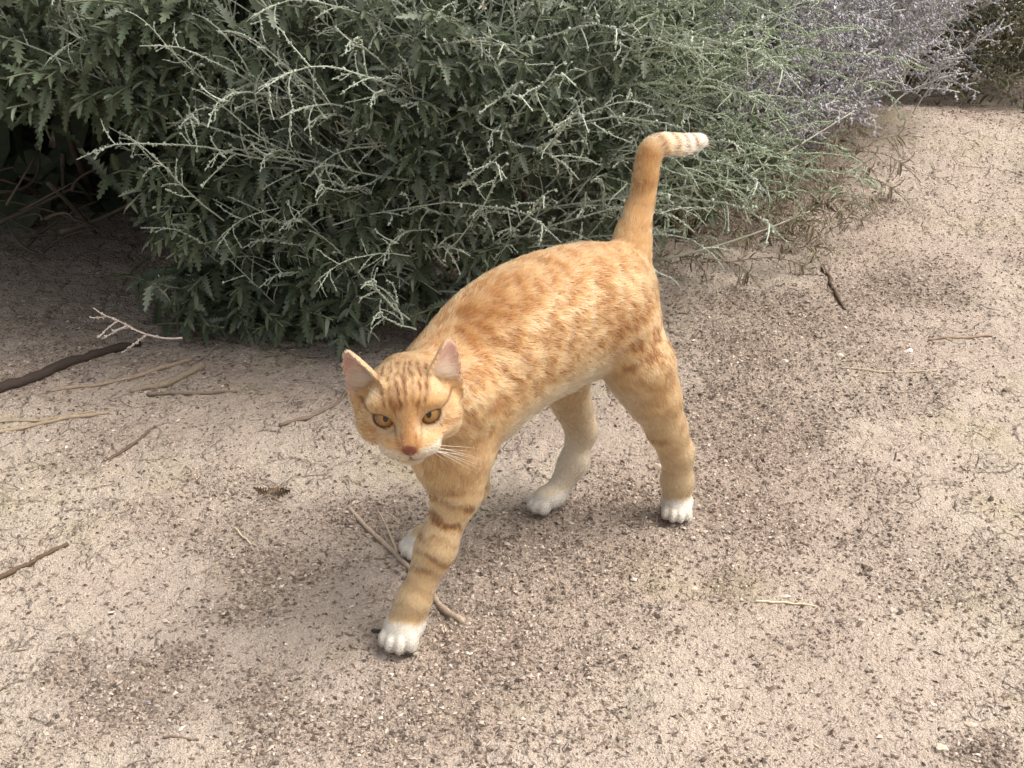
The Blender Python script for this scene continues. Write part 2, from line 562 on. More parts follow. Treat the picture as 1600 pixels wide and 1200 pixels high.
# tail
TAILP = [W(-.005, 0, .224), at_y(988, 362, 1.182), at_y(1001, 318, 1.196), at_y(1009, 275, 1.202), at_y(1016, 240, 1.208), at_y(1034, 226, 1.216), at_y(1066, 224, 1.236), at_y(1096, 219, 1.26)]
TAILR = [.017, .0110, .0094, .0089, .0087, .0084, .0076, .0054]
def smooth_path(P, Rd, m=5):
    P, Rd = np.array(P), np.array(Rd)
    q = np.vstack((2 * P[0] - P[1], P, 2 * P[-1] - P[-2])); rr = np.concatenate(([Rd[0]], Rd, [Rd[-1]]))
    oP, oR = [], []
    for i in range(1, len(q) - 2):
        for t in np.linspace(0, 1, m, endpoint=False):
            def cr(A): return .5 * (2 * A[i] + (A[i + 1] - A[i - 1]) * t + (2 * A[i - 1] - 5 * A[i] + 4 * A[i + 1] - A[i + 2]) * t * t + (3 * A[i] - A[i - 1] - 3 * A[i + 1] + A[i + 2]) * t ** 3)
            oP.append(cr(q)); oR.append(float(cr(rr)))
    oP.append(P[-1]); oR.append(float(Rd[-1]))
    return oP, oR
TAILP, TAILR = smooth_path(TAILP, TAILR)
chain(TAILP, TAILR, 0.004, 0.0068)
cone(W(.026, 0, .226), TAILP[4], .019, TAILR[4] - .0010, .012, None, .006)
cone(TAILP[1], TAILP[9], TAILR[1] + .0015, TAILR[9] - .0008, .008, None, .006)

# head
hax = HM.copy()
fb = lambda x, y, z: x * hx + y * hy + z * hz
ell(H(0, -.004, -.0005), (.0335, .035, .0240), hax, .010, fb(0, -1, .1), .0036)
ell(H(0, .015, .0115), (.0255, .021, .0165), hax, .010, fb(0, -.6, .8), .0035)
for sx in (-1, 1):
    ell(H(sx * .0192, .010, -.0105), (.0190, .020, .0170), hax, .010, fb(sx * .8, -.5, -.35), .0056)
    ell(H(sx * .0160, .0235, .0125), (.0110, .0085, .0058), hax, .006, fb(sx * .5, -.4, .7), .003)
    ell(H(sx * .0155, .0280, -.0125), (.0105, .0090, .0055), hax, .006, fb(sx * .8, -.5, -.3), .003)
    ell(H(sx * .0098, .0385, -.0152), (.0122, .0102, .0082), hax, .005, fb(sx * .9, -.4, -.2), .0022)
cone(H(0, .024, .012), H(0, .0462, -.0090), .0108, .0056, .006, fb(0, -.7, .7), .0020)
ell(H(0, .038, -.0140), (.0145, .0140, .0110), hax, .006, fb(0, -.3, -.7), .0025)
ell(H(0, .0375, -.0245), (.0095, .0090, .0062), hax, .005, fb(0, -.6, -.8), .003)

EYES = [(H(-.0160, .0242, .0020), -1), (H(.0152, .0242, .0020), 1)]
EYE_R = 0.0086

# ears: leaf shaped shells
EAR = []
for sx in (-1, 1):
    if sx < 0:
        base, tip, en = H(-.0265, .003, .0150), H(-.0465, -.012, .0395), fb(-.50, .85, .10)
    else:
        base, tip, en = H(.0255, .002, .0155), H(.0375, -.010, .0385), fb(.50, .85, .0)
    eu = tip - base; eu /= np.linalg.norm(eu)                # along the ear
    en -= eu * (en @ eu); en /= np.linalg.norm(en)           # out of the opening
    ew = np.cross(eu, en); ew = ew if (ew @ hx) * sx > 0 else -ew      # towards the outer edge
    EAR.append((base, eu, en, ew, sx))
EAR_H, EAR_W = 0.0300, 0.0190
def ear_local(p, e):
    d = p - e[0]
    return d @ e[3], d @ e[1], d @ e[2]       # across, along, out
def ear_sdf(p, e):
    u, v, w = ear_local(p, e)
    t = np.clip((v + .008) / (EAR_H + .008), 0, 1)
    hw = EAR_W * np.sqrt(np.clip(1 - t ** 1.55, 0, 1)) * (0.66 + .34 * (1 - t)) + .0004
    uu = u + .0030 * t
    bend = 0.62 * (uu * uu) / np.maximum(hw, .004) - .0055 * (1 - t) - 0.10 * (v - .01)
    th = .0017 + .0010 * (1 - t)
    d = np.maximum(np.abs(w - bend) - th, (np.abs(uu) - hw) * .8)
    d = np.maximum(d, v - EAR_H)
    return np.maximum(d, -.010 - v)

allp = []
for p_ in prims:
    if p_[0] == 'cone':
        a, b, ra, rb = p_[1]
        r_ = max(ra, rb)
        allp += [a - r_, a + r_, b - r_, b + r_]
    else:
        c, rad, ax = p_[1]
        allp += [c - rad.max(), c + rad.max()]
allp = np.array(allp)
lo = allp.min(0) - .03
hi = allp.max(0) + .04
dims = np.ceil((hi - lo) / VOX).astype(int)
vol = np.full(dims, 0.05, dtype=np.float32)

def prim_sdf(p_, X):
    if p_[0] == 'cone':
        a, b, ra, rb = p_[1]
        d = b - a
        t = np.clip(((X - a) @ d) / (d @ d + 1e-12), 0, 1)
        return np.linalg.norm(X - a - t[:, None] * d, axis=1) - (ra + (rb - ra) * t)
    c, rad, ax = p_[1]
    q = (X - c) @ ax.T
    k0 = np.linalg.norm(q / rad, axis=1)
    k1 = np.linalg.norm(q / (rad * rad), axis=1) + 1e-9
    return k0 * (k0 - 1) / k1

def box_of(p_, m):
    if p_[0] == 'cone':
        a, b, ra, rb = p_[1]
        return np.minimum(a - ra, b - rb) - m, np.maximum(a + ra, b + rb) + m
    c, rad, ax = p_[1]
    e = np.sqrt(((ax * rad[:, None]) ** 2).sum(0))
    return c - e - m, c + e + m

def sub_grid(b0, b1):
    i0 = np.maximum(((b0 - lo) / VOX).astype(int), 0)
    i1 = np.minimum(((b1 - lo) / VOX).astype(int) + 2, dims)
    g = [lo[k] + np.arange(i0[k], i1[k]) * VOX for k in range(3)]
    X = np.stack(np.meshgrid(*g, indexing='ij'), -1).reshape(-1, 3)
    return (slice(i0[0], i1[0]), slice(i0[1], i1[1]), slice(i0[2], i1[2])), X, tuple(i1 - i0)

def smin(a, b, k):
    h = np.maximum(k - np.abs(a - b), 0) / k
    return np.minimum(a, b) - h * h * k * .25

for p_ in prims:
    sl, X, shp = sub_grid(*box_of(p_, p_[2] + .006))
    d = prim_sdf(p_, X).reshape(shp).astype(np.float32)
    vol[sl] = smin(vol[sl], d, p_[2])
for e in EAR:
    sl, X, shp = sub_grid(e[0] - .055, e[0] + .055)
    d = ear_sdf(X, e).reshape(shp).astype(np.float32)
    vol[sl] = smin(vol[sl], d, .004)
# hollow of each ear where it meets the skull, eye sockets, mouth line
def carve(c, rad, ax, k):
    pr = ('ell', (np.asarray(c, float), np.asarray(rad, float), ax), k)
    sl, X, shp = sub_grid(*box_of(pr, k + .004))
    d = prim_sdf(pr, X).reshape(shp).astype(np.float32)
    vol[sl] = -smin(-vol[sl], d, k)
for e in EAR:
    c = e[0] + e[1] * .008 + e[2] * .0075 + e[3] * .001
    carve(c, (.0085, .013, .0075), np.stack((e[3], e[1], e[2])), .003)
for c, sx in EYES:
    tx = hx * math.cos(R(12) * sx) + hz * math.sin(R(12) * sx)
    tz = hz * math.cos(R(12) * sx) - hx * math.sin(R(12) * sx)
    carve(c + hy * .0070 + sx * hx * .0005, (.0060, .0090, .0029), np.stack((tx, hy, tz)), .0010)
carve(H(0, .0490, -.0190), (.0009, .006, .005), hax, .0018)
for sx in (-1, 1):
    carve(H(sx * .008, .0475, -.0228), (.009, .008, .0008), hax, .0018)

def surface_nets(vol):
    ins = vol < 0
    c = [ins[i:ins.shape[0] - 1 + i, j:ins.shape[1] - 1 + j, k:ins.shape[2] - 1 + k] for i in (0, 1) for j in (0, 1) for k in (0, 1)]
    anyc = c[0].copy(); allc = c[0].copy()
    for q in c[1:]:
        anyc |= q
        allc &= q
    act = np.argwhere(anyc & ~allc)
    cidx = -np.ones(anyc.shape, dtype=np.int32)
    cidx[act[:, 0], act[:, 1], act[:, 2]] = np.arange(len(act))
    off = np.array([(i, j, k) for i in (0, 1) for j in (0, 1) for k in (0, 1)])
    val = np.stack([vol[act[:, 0] + o[0], act[:, 1] + o[1], act[:, 2] + o[2]] for o in off], 1)
    acc = np.zeros((len(act), 3)); cnt = np.zeros(len(act))
    for a in range(8):
        for b in range(a + 1, 8):
            if np.abs(off[a] - off[b]).sum() != 1:
                continue
            va, vb = val[:, a], val[:, b]
            m = (va < 0) != (vb < 0)
            t = np.where(m, va / (va - vb + 1e-20), 0)
            p = off[a] + t[:, None] * (off[b] - off[a])
            acc[m] += p[m]
            cnt[m] += 1
    V = act + acc / cnt[:, None]
    quads = []
    for ax in range(3):
        s0 = [slice(None)] * 3; s1 = [slice(None)] * 3
        s0[ax] = slice(0, -1); s1[ax] = slice(1, None)
        A, B = ins[tuple(s0)], ins[tuple(s1)]
        e = np.argwhere(A != B)
        b_, c_ = [(1, 2), (2, 0), (0, 1)][ax]
        ok = (e[:, b_] > 0) & (e[:, c_] > 0) & (e[:, b_] < ins.shape[b_] - 1) & (e[:, c_] < ins.shape[c_] - 1)
        e = e[ok]
        first = A[e[:, 0], e[:, 1], e[:, 2]]
        q = []
        for (db, dc) in ((-1, -1), (0, -1), (0, 0), (-1, 0)):
            x = e.copy(); x[:, b_] += db; x[:, c_] += dc
            q.append(cidx[x[:, 0], x[:, 1], x[:, 2]])
        q = np.stack(q, 1)
        q[~first] = q[~first][:, ::-1]
        quads.append(q)
    return V, np.vstack(quads)

bv, bf = surface_nets(vol)
bv = lo + bv * VOX
ok = (bf >= 0).all(1)
bf = bf[ok]
# a little relaxation takes the voxel steps out
def vert_normals(V, F):
    n = np.cross(V[F[:, 2]] - V[F[:, 0]], V[F[:, 3]] - V[F[:, 1]])
    N = np.zeros_like(V)
    for k in range(4):
        np.add.at(N, F[:, k], n)
    return N / (np.linalg.norm(N, axis=1)[:, None] + 1e-20)
for it in range(3):
    S = np.zeros_like(bv); C = np.zeros(len(bv))
    for k in range(4):
        np.add.at(S, bf[:, k], bv[bf[:, (k + 1) % 4]]); np.add.at(C, bf[:, k], 1)
        np.add.at(S, bf[:, k], bv[bf[:, (k + 3) % 4]]); np.add.at(C, bf[:, k], 1)
    bv = bv + ((.5, .5, -.35)[it]) * (S / np.maximum(C, 1)[:, None] - bv)
bn = vert_normals(bv, bf)
# ---- fields over the body: flow of the coat, hair length, colours
wsum = np.zeros(len(bv)); flow = np.zeros_like(bv); flen = np.zeros(len(bv))
for p_ in prims:
    b0, b1 = box_of(p_, .02)
    m = ((bv > b0) & (bv < b1)).all(1)
    idx = np.nonzero(m)[0]
    d = prim_sdf(p_, bv[idx])
    w = np.exp(-np.maximum(d, -.004) / .0035)
    wsum[idx] += w; flow[idx] += w[:, None] * p_[3]; flen[idx] += w * p_[4]
flow /= wsum[:, None] + 1e-9
flen = flen / (wsum + 1e-9)

def leg_param(P, pts):
    """distance to a leg's bone line and the length run along it from the top, in metres"""
    best = np.full(len(P), 9.0); run = np.zeros(len(P)); acc = 0.0
    for a, b in zip(pts[:-1], pts[1:]):
        d = b - a; L = np.linalg.norm(d)
        t = np.clip(((P - a) @ d) / (L * L), 0, 1)
        dd = np.linalg.norm(P - a - t[:, None] * d, axis=1)
        m = dd < best
        best[m] = dd[m]; run[m] = acc + t[m] * L
        acc += L
    return best, run, acc

def in_cat(P):
    d = P - CO
    return d @ HD, d @ LT, d[:, 2]

C_BASE = srgb_np(164, 120, 76); C_LITE = srgb_np(192, 158, 113); C_DARK = srgb_np(130, 84, 44)
C_CREAM = srgb_np(184, 161, 128); C_WHITE = srgb_np(200, 191, 178); C_PINK = srgb_np(182, 146, 128)
C_RIM = srgb_np(84, 48, 30); C_NOSE = srgb_np(124, 76, 60)

def mixc(c, t, k):
    k = np.clip(k, 0, 1)[:, None]
    return c * (1 - k) + np.asarray(t) * k

def cat_colour(P, N):
    s, l, z = in_cat(P)
    h = (P - HC) @ HM.T
    x, y, v = h[:, 0], h[:, 1], h[:, 2]
    on_head = sstep(.0, .008, np.where(y > .015, .066, .050) - np.linalg.norm(h * (1, .95, 1.05), axis=1)) * sstep(-.030, -.012, y) * sstep(-.044, -.034, v)
    best_leg = np.full(len(P), 9.0)
    legs = {}
    for q, (pts, rads) in LEG.items():
        dd, run, tot = leg_param(P, pts)
        legs[q] = (dd, run, tot)
        best_leg = np.minimum(best_leg, dd)
    # broken tabby mottling, drawn out down the flank
    q = np.stack((s * 1.0 + z * .25, l * .55, z * .62 - s * .1), 1)
    wob = np.stack((vnoise(P, 45, 5), vnoise(P, 45, 6), vnoise(P, 45, 7)), 1) - .5
    n1 = fbm(q + wob * .006, 140, 1, 2)
    n2 = fbm(q + wob * .004, 260, 2, 2)
    n3 = fbm(P * (1, 1, .8), 300, 3, 2)
    c = np.tile(C_BASE, (len(P), 1))
    c = mixc(c, C_LITE, sstep(.54, .42, n1) * .80)
    c = mixc(c, C_DARK, sstep(.52, .62, n1 * .75 + n2 * .3) * .85)
    c = mixc(c, C_LITE, sstep(.55, .72, n3) * .55)
    c = mixc(c, C_DARK, sstep(.46, .30, n3) * .45)
    c = mixc(c, C_DARK, sstep(.40, .95, N[:, 2]) * .50)                      # richer along the spine
    c = mixc(c, C_DARK, np.exp(-((s - .058 + .18 * (z - .2)) / .010) ** 2) * sstep(.14, .18, z) * sstep(.255, .225, z) * (l > 0) * .55)   # bar on the haunch
    low = sstep(.195, .150, z - .12 * (s - .1)) * (best_leg > 0)
    c = mixc(c, C_LITE, low * .55)
    c = mixc(c, C_CREAM, sstep(-.10, -.60, N[:, 2]) * sstep(.24, .19, s) * .9)  # pale belly
    # legs
    for q_, (dd, run, tot) in legs.items():
        front = q_ in ('lf', 'rf')
        top = .050 if front else .075
        on = sstep(.040, .026, dd) * sstep(top, top + .022, run)
        cl = np.tile(C_LITE * .55 + C_CREAM * .45, (len(P), 1))
        ph = run + (vnoise(P, 55, 31) - .5) * .012 + (vnoise(P, 130, 33) - .5) * .005
        band = .5 + .5 * np.sin(2 * math.pi * ph / (.0150 if front else .020) + 1.2)
        fade = (sstep(tot - .02, tot - .085, run) * .75 + .25) if front else sstep(tot - .03, tot - .10, run)
        br = sstep(.30, .55, vnoise(P, 70, 32))
        cl = mixc(cl, C_DARK * .78, sstep(.50, .78, band) * fade * ((.45 + .55 * br) if front else .75 * br) * .95)
        cl = mixc(cl, C_LITE, sstep(.52, .68, n3) * .5)
        if not front:
            cl = mixc(cl, C_CREAM, sstep(tot - .085, tot - .03, run) * .55)
        if q_ == 'rh':
            cl = mixc(cl, C_CREAM, sstep(.02, .08, run) * .92)
            cl = mixc(cl, C_WHITE * np.array((1.05, .98, .88)), sstep(tot - .090, tot - .035, run) * .75)
        c = c * (1 - on[:, None]) + cl * on[:, None]
    edge = .021 + (vnoise(P, 120, 40) - .5) * .006
    c = mixc(c, C_WHITE, sstep(edge + .002, edge - .002, z - .10 * np.maximum(s - .28, 0)) * (best_leg < .045))
    # tail
    td, run, tot = leg_param(P, TAILP)
    on = sstep(.028, .018, td) * sstep(.012, .035, run)
    ct = np.tile(C_BASE * .7 + C_LITE * .3, (len(P), 1))
    rings = .5 + .5 * np.sin(2 * math.pi * (run + (vnoise(P, 60, 50) - .5) * .008) / .021)
    ct = mixc(ct, C_DARK, sstep(.55, .95, rings) * .55 * sstep(.35, .6, vnoise(P, 50, 52)))
    tip = sstep(tot - .080, tot - .058, run)
    ct = mixc(ct, srgb_np(196, 172, 138), tip * .9)
    ct = mixc(ct, C_WHITE, sstep(tot - .050, tot - .03, run) * .8)
    for rr in (.066, .050, .034, .018):
        ct = mixc(ct, srgb_np(128, 94, 62), np.exp(-((run - (tot - rr) + (vnoise(P, 90, 51) - .5) * .004) / .0030) ** 2) * 1.0)
    c = c * (1 - on[:, None]) + ct * on[:, None]
    # head
    ch = np.tile(C_BASE * .45 + C_LITE * .55, (len(P), 1))
    ch = mixc(ch, C_DARK, sstep(.5, .72, fbm(P, 110, 61, 2)) * .35)
    wx = x + (vnoise(P, 150, 60) - .5) * .0035 + (vnoise(P, 400, 66) - .5) * .0012
    # forehead lines run up between the ears and fan out
    fan = 1 + np.clip((v - .012), 0, .04) * 14
    ux = wx / fan
    lines = np.zeros(len(P))
    for cx, wd in ((0, .0011), (.0044, .0013), (-.0044, .0013), (.0090, .0012), (-.0090, .0012), (.0140, .0012), (-.0140, .0012)):
        lines = np.maximum(lines, np.exp(-((ux - cx) / wd) ** 2))
    fore = sstep(.010, .017, v) * sstep(-.028, -.010, y)
    ch = mixc(ch, srgb_np(92, 50, 24), lines * fore * 1.0 * (.45 + .55 * sstep(.35, .55, vnoise(P, 180, 62))))
    for sx in (-1, 1):
        # brow mark and the two cheek streaks
        d = np.abs(wx - sx * (.0068 + .10 * np.clip(v - .006, 0, .02)))
        ch = mixc(ch, srgb_np(122, 70, 36), np.exp(-(d / .0009) ** 2) * sstep(.004, .008, v) * sstep(.022, .014, v) * sstep(.015, .022, y) * .8)
        a = (x * sx - .0225)
        d = np.abs(v - (.0055 + .12 * a))
        ch = mixc(ch, srgb_np(84, 46, 26), np.exp(-(d / .0011) ** 2) * sstep(-.002, .000, a) * sstep(.016, .009, a) * .95)
        d = np.abs(v - (-.0045 - .30 * a))
        ch = mixc(ch, srgb_np(146, 92, 50), np.exp(-(d / .0018) ** 2) * sstep(-.004, .002, a) * .6)
        d = np.abs(v - (-.0135 - .42 * a))
        ch = mixc(ch, srgb_np(146, 92, 50), np.exp(-(d / .0018) ** 2) * sstep(-.004, .002, a) * .5)
        e = (P - EYES[0 if sx < 0 else 1][0]) @ HM.T
        er = np.sqrt((e[:, 0] / 1.35) ** 2 + (e[:, 2] / 1.0) ** 2)
        near = e[:, 1] > -.004
        ch = mixc(ch, C_CREAM, sstep(.0098, .0074, er) * near * (.35 + .4 * (e[:, 2] < 0)))
        # dark tear line to the nose
        tx = sx * (.0105 - .28 * (.002 - v)); d = np.abs(x - tx)
        ch = mixc(ch, srgb_np(140, 88, 50), np.exp(-(d / .0011) ** 2) * sstep(.003, .000, v) * sstep(-.011, -.008, v) * (y > .026) * .85)
    ch = mixc(ch, srgb_np(164, 120, 78), np.exp(-(x / .0060) ** 2) * sstep(.014, .006, v) * (y > .026) * .85)
    ch = mixc(ch, srgb_np(132, 80, 44), np.exp(-(np.abs(np.abs(x) - .0050) / .0011) ** 2) * sstep(.001, -.004, v) * sstep(-.0125, -.0105, v) * sstep(.034, .040, y) * .85)
    muz = np.maximum(sstep(-.0100, -.0135, v) * sstep(.0052, .0072, np.abs(x)), sstep(-.0130, -.0148, v)) * sstep(.031, .037, y) * sstep(.026, .020, np.abs(x))
    ch = mixc(ch, C_WHITE * .6 + C_CREAM * .4, muz * .9)
    ch = mixc(ch, C_CREAM, sstep(-.016, -.026, v) * .6)
    c = c * (1 - on_head[:, None]) + ch * on_head[:, None]
    for ec, sx in EYES:
        e = (P - ec)
        dist = np.linalg.norm(e, axis=1)
        c = mixc(c, C_RIM, sstep(EYE_R + .0014, EYE_R + .0006, dist) * ((e @ hy) > 0.001))
    nd = (P - H(0, .0510, -.0112)) @ HM.T
    c = mixc(c, C_NOSE, sstep(1.25, 1.0, np.linalg.norm(nd / (.0046, .005, .0036), axis=1)))
    # ears
    for e in EAR:
        es = ear_sdf(P, e)
        u_, v_, w_ = ear_local(P, e)
        t = np.clip((v_ + .008) / (EAR_H + .008), 0, 1)
        on = sstep(.0022, .0008, es) * sstep(.000, .004, v_)
        inner = sstep(.05, .35, N @ e[2])
        ce = np.tile(C_BASE * .6 + C_LITE * .4, (len(P), 1))
        rim = sstep(.82, .97, np.abs(u_ + .003 * t) / (EAR_W * np.sqrt(np.clip(1 - t ** 1.55, 0, 1)) * (0.66 + .34 * (1 - t)) + .0008))
        cin = mixc(np.tile(C_PINK, (len(P), 1)), srgb_np(160, 112, 100), sstep(.4, .7, vnoise(P, 160, 70)) * .5)
        cin = mixc(cin, C_LITE, sstep(.45, .9, rim))
        cin = mixc(cin, C_CREAM, sstep(.45, .15, t) * .7)
        ce = ce * (1 - inner[:, None]) + cin * inner[:, None]
        c = c * (1 - on[:, None]) + ce * on[:, None]
    return c

ear_d = np.minimum(ear_sdf(bv, EAR[0]), ear_sdf(bv, EAR[1]))
is_ear = np.zeros(len(bv))
ear_in = np.zeros(len(bv))
for e in EAR:
    u_, v_, w_ = ear_local(bv, e)
    on = sstep(.0022, .0008, ear_sdf(bv, e)) * sstep(.000, .004, v_)
    flow = flow * (1 - on[:, None]) + e[1] * on[:, None]
    flen = flen * (1 - on) + .0030 * on
    inner = on * sstep(.05, .35, bn @ e[2])
    flen = flen * (1 - inner) + .0026 * inner
    if False: pass
    ear_in = np.maximum(ear_in, inner); is_ear = np.maximum(is_ear, on)
# hair lies away from the eyes
for ec, sx in EYES:
    e = bv - ec
    dist = np.linalg.norm(e, axis=1)
    k = sstep(.017, .010, dist)
    flow = flow * (1 - k[:, None]) + k[:, None] * (e / (dist[:, None] + 1e-9)) * 1.4
    flen = np.maximum(flen * (1 - .40 * k), .0018)
td_, run_, tot_ = leg_param(bv, TAILP)
flen = flen * (1 - .42 * (td_ < .02) * sstep(tot_ - .10, tot_ - .04, run_))
# longer, looser hair under the belly
s_, l_, z_ = in_cat(bv)
belly = sstep(-.2, -.7, bn[:, 2]) * sstep(.10, .13, z_) * sstep(.23, .20, s_)
flen = flen + belly * .006

body_col = cat_colour(bv, bn)
cat = tag(link('cat', None), 'orange tabby cat with white paws walking across the dirt, tail raised', 'cat')
cat.location = tuple(CO)
body_me = mesh_np('body', bv - CO, bf)
set_col(body_me, body_col)
ms = NT('cat_skin')
at = ms.n('ShaderNodeAttribute', attribute_name='col')
ms.l(at.outputs['Color'], ms.b.inputs['Base Color'])
ms.b.inputs['Roughness'].default_value = .75
ms.b.inputs['Specular IOR Level'].default_value = .15
body = link('body', body_me, cat, ms.m)

def unit_np(v):
    return v / (np.linalg.norm(v) + 1e-9)

# ---- fur: strands rooted on the body
def make_curves(name, pts, rad, cols, mat, parent):
    n, m = pts.shape[0], pts.shape[1]
    hc = bpy.data.hair_curves.new(name)
    hc.add_curves([m] * n)
    hc.attributes['position'].data.foreach_set('vector', pts.astype(np.float32).ravel())
    ra = hc.attributes.get('radius') or hc.attributes.new('radius', 'FLOAT', 'POINT')
    ra.data.foreach_set('value', rad.astype(np.float32).ravel())
    ca = hc.attributes.new('col', 'FLOAT_COLOR', 'CURVE')
    cc = np.ones((n, 4), np.float32); cc[:, :3] = cols
    ca.data.foreach_set('color', cc.ravel())
    hc.materials.append(mat)
    o = bpy.data.objects.new(name, hc)
    COL.objects.link(o)
    o.parent = parent
    return o

mh = NT('cat_hair')
mh.t.nodes.remove(mh.b)
ah = mh.n('ShaderNodeAttribute', attribute_name='col')
hb = mh.n('ShaderNodeBsdfHairPrincipled')
hb.model = 'CHIANG'
hb.parametrization = 'COLOR'
hb.inputs['Roughness'].default_value = .45
hb.inputs['Radial Roughness'].default_value = .65
hb.inputs['IOR'].default_value = 1.45
mh.l(ah.outputs['Color'], hb.inputs['Color'])
mh.l(hb.outputs[0], mh.out.inputs['Surface'])

NF = 330000
tri = np.vstack((bf[:, (0, 1, 2)], bf[:, (0, 2, 3)]))
ta = np.linalg.norm(np.cross(bv[tri[:, 1]] - bv[tri[:, 0]], bv[tri[:, 2]] - bv[tri[:, 0]]), axis=1)
dens = 1.0 / np.clip(flen[tri[:, 0]] / .006, .30, 1.4)          # short hair stands denser
pr = ta * dens; pr /= pr.sum()
pick = rng.choice(len(tri), NF, p=pr)
r1, r2 = rng.random(NF), rng.random(NF)
r1 = np.sqrt(r1)
wb = np.stack((1 - r1, r1 * (1 - r2), r1 * r2), 1)
T3 = tri[pick]
root = (bv[T3] * wb[:, :, None]).sum(1)
nrm = (bn[T3] * wb[:, :, None]).sum(1); nrm /= np.linalg.norm(nrm, axis=1)[:, None]
fl = (flow[T3] * wb[:, :, None]).sum(1)
ln = (flen[T3] * wb).sum(1)
ein = (ear_in[T3] * wb).sum(1)
keep = np.ones(NF, bool)
for ec, sx in EYES:
    e = root - ec
    er = np.linalg.norm(e, axis=1)
    keep &= ~((er < EYE_R + .0010) & ((e @ hy) > -.001))
nd = (root - H(0, .0510, -.0112)) @ HM.T
keep &= np.linalg.norm(nd / (.0050, .006, .0038), axis=1) > 1.0
keep &= ~((ein > .5) & (rng.random(NF) > .35))
keep &= ~((root[:, 2] < .003))
root, nrm, fl, ln, ein = root[keep], nrm[keep], fl[keep], ln[keep], ein[keep]
n_ = len(root)
fl = fl - nrm * (fl * nrm).sum(1)[:, None]
fl /= np.linalg.norm(fl, axis=1)[:, None] + 1e-9
side = np.cross(nrm, fl)
# tufts: neighbouring hairs lean the same way
clA = (fbm(root, 95, 81, 2) - .5) * 2.6 + (vnoise(root, 260, 83) - .5) * 1.2
clB = (fbm(root, 110, 82, 2) - .5) * 2.0
ang = clA * .42 + rng.normal(0, .16, n_)
lift = np.clip(.36 + clB * .26 + rng.normal(0, .10, n_), .10, 1.0)
short = sstep(.006, .003, ln)
ang *= 1 - .45 * short
d0 = fl * np.cos(ang)[:, None] + side * np.sin(ang)[:, None]
ln = ln * np.clip(rng.normal(.95, .18, n_), .45, 1.5)
pts = np.zeros((n_, 5, 3))
for k, t in enumerate((0, .25, .5, .75, 1.0)):
    li = lift * (1 - .55 * t)
    if k == 0:
        pts[:, 0] = root - nrm * (.0005 * np.clip(ln / .008, .08, 1))[:, None]
    else:
        step = d0 * np.cos(li)[:, None] + nrm * np.sin(li)[:, None]
        pts[:, k] = pts[:, k - 1] + step * (ln * .25)[:, None]
rad = np.stack([np.full(n_, r_) for r_ in (.00014, .00014, .00012, .00009, .00003)], 1)
rad *= (.75 + .25 * sstep(.003, .008, ln))[:, None]
fcol = cat_colour(root, nrm)
fcol *= (1 + rng.normal(0, .10, n_) + (vnoise(root, 330, 91) - .5) * .35)[:, None]
tip_l = rng.random(n_) < .10
fcol[tip_l] = fcol[tip_l] * .6 + C_CREAM * .4
fcol = np.clip(fcol, .01, .93)
# pale tufts inside the ears, rooted along the front edge and the bottom of each cup
tp, tr2, tcol = [], [], []
for e in EAR:
    for k in range(420):
        t0 = rng.random()
        o_ = e[0] + e[3] * (-.0125 + .021 * rng.random() ** 1.6) * (1 - .35 * t0) + e[1] * (.001 + .014 * t0 * rng.random()) + e[2] * (.0005 + .0035 * rng.random())
        d_ = unit_np(e[1] * rng.uniform(.5, 1.0) + e[3] * rng.uniform(.15, .8) + e[2] * rng.uniform(.05, .45))
        L_ = rng.uniform(.006, .013)
        tp.append([o_ + d_ * L_ * t + e[3] * .10 * L_ * t * t for t in (0, .25, .5, .75, 1.0)])
        tr2.append((.00010, .00010, .00008, .00006, .00002)); tcol.append((C_CREAM * .6 + C_PINK * .4) * rng.uniform(.75, 1.05))
pts = np.concatenate((pts, np.array(tp))); rad = np.concatenate((rad, np.array(tr2))); fcol = np.concatenate((fcol, np.array(tcol)))
fur = make_curves('fur', pts - CO, rad, fcol, mh.m, cat)

# ---- whiskers, nose, eyes
wp, wr = [], []
wdirs = []
for sx in (-1, 1):
    for k in range(9):
        a = rng.uniform(-.95, .0); L = rng.uniform(.026, .042)
        if k < 2: L *= .6
        o = H(sx * rng.uniform(.0105, .0175), rng.uniform(.041, .045), -.0165 + rng.uniform(-.003, .003))
        d = fb(sx * math.cos(a), rng.uniform(-.15, .25), math.sin(a) * .9)
        d /= np.linalg.norm(d)
        dr = fb(sx * .1, -.15, -.35)
        wp.append([o + d * L * t + dr * L * .30 * t * t for t in np.linspace(0, 1, 6)])
        wr.append([.00013, .00013, .00011, .00009, .00006, .00002])
    for k in range(3):
        o = H(sx * (.012 + .004 * k), .026, .0135)
        d = fb(sx * rng.uniform(.1, .6), .35, .9); d /= np.linalg.norm(d)
        L = rng.uniform(.015, .026)
        wp.append([o + d * L * t + fb(sx * .2, -.2, 0) * L * t * t * .5 for t in np.linspace(0, 1, 6)])
        wr.append([.00011, .0001, .00009, .00008, .00005, .00002])
wp = np.array(wp); wr = np.array(wr)
mw = NT('whisker_hair'); mw.b.inputs['Base Color'].default_value = (.75, .70, .62, 1); mw.b.inputs['Roughness'].default_value = .35
make_curves('whiskers', wp - CO, wr, np.full((len(wp), 3), .9), mw.m, cat)

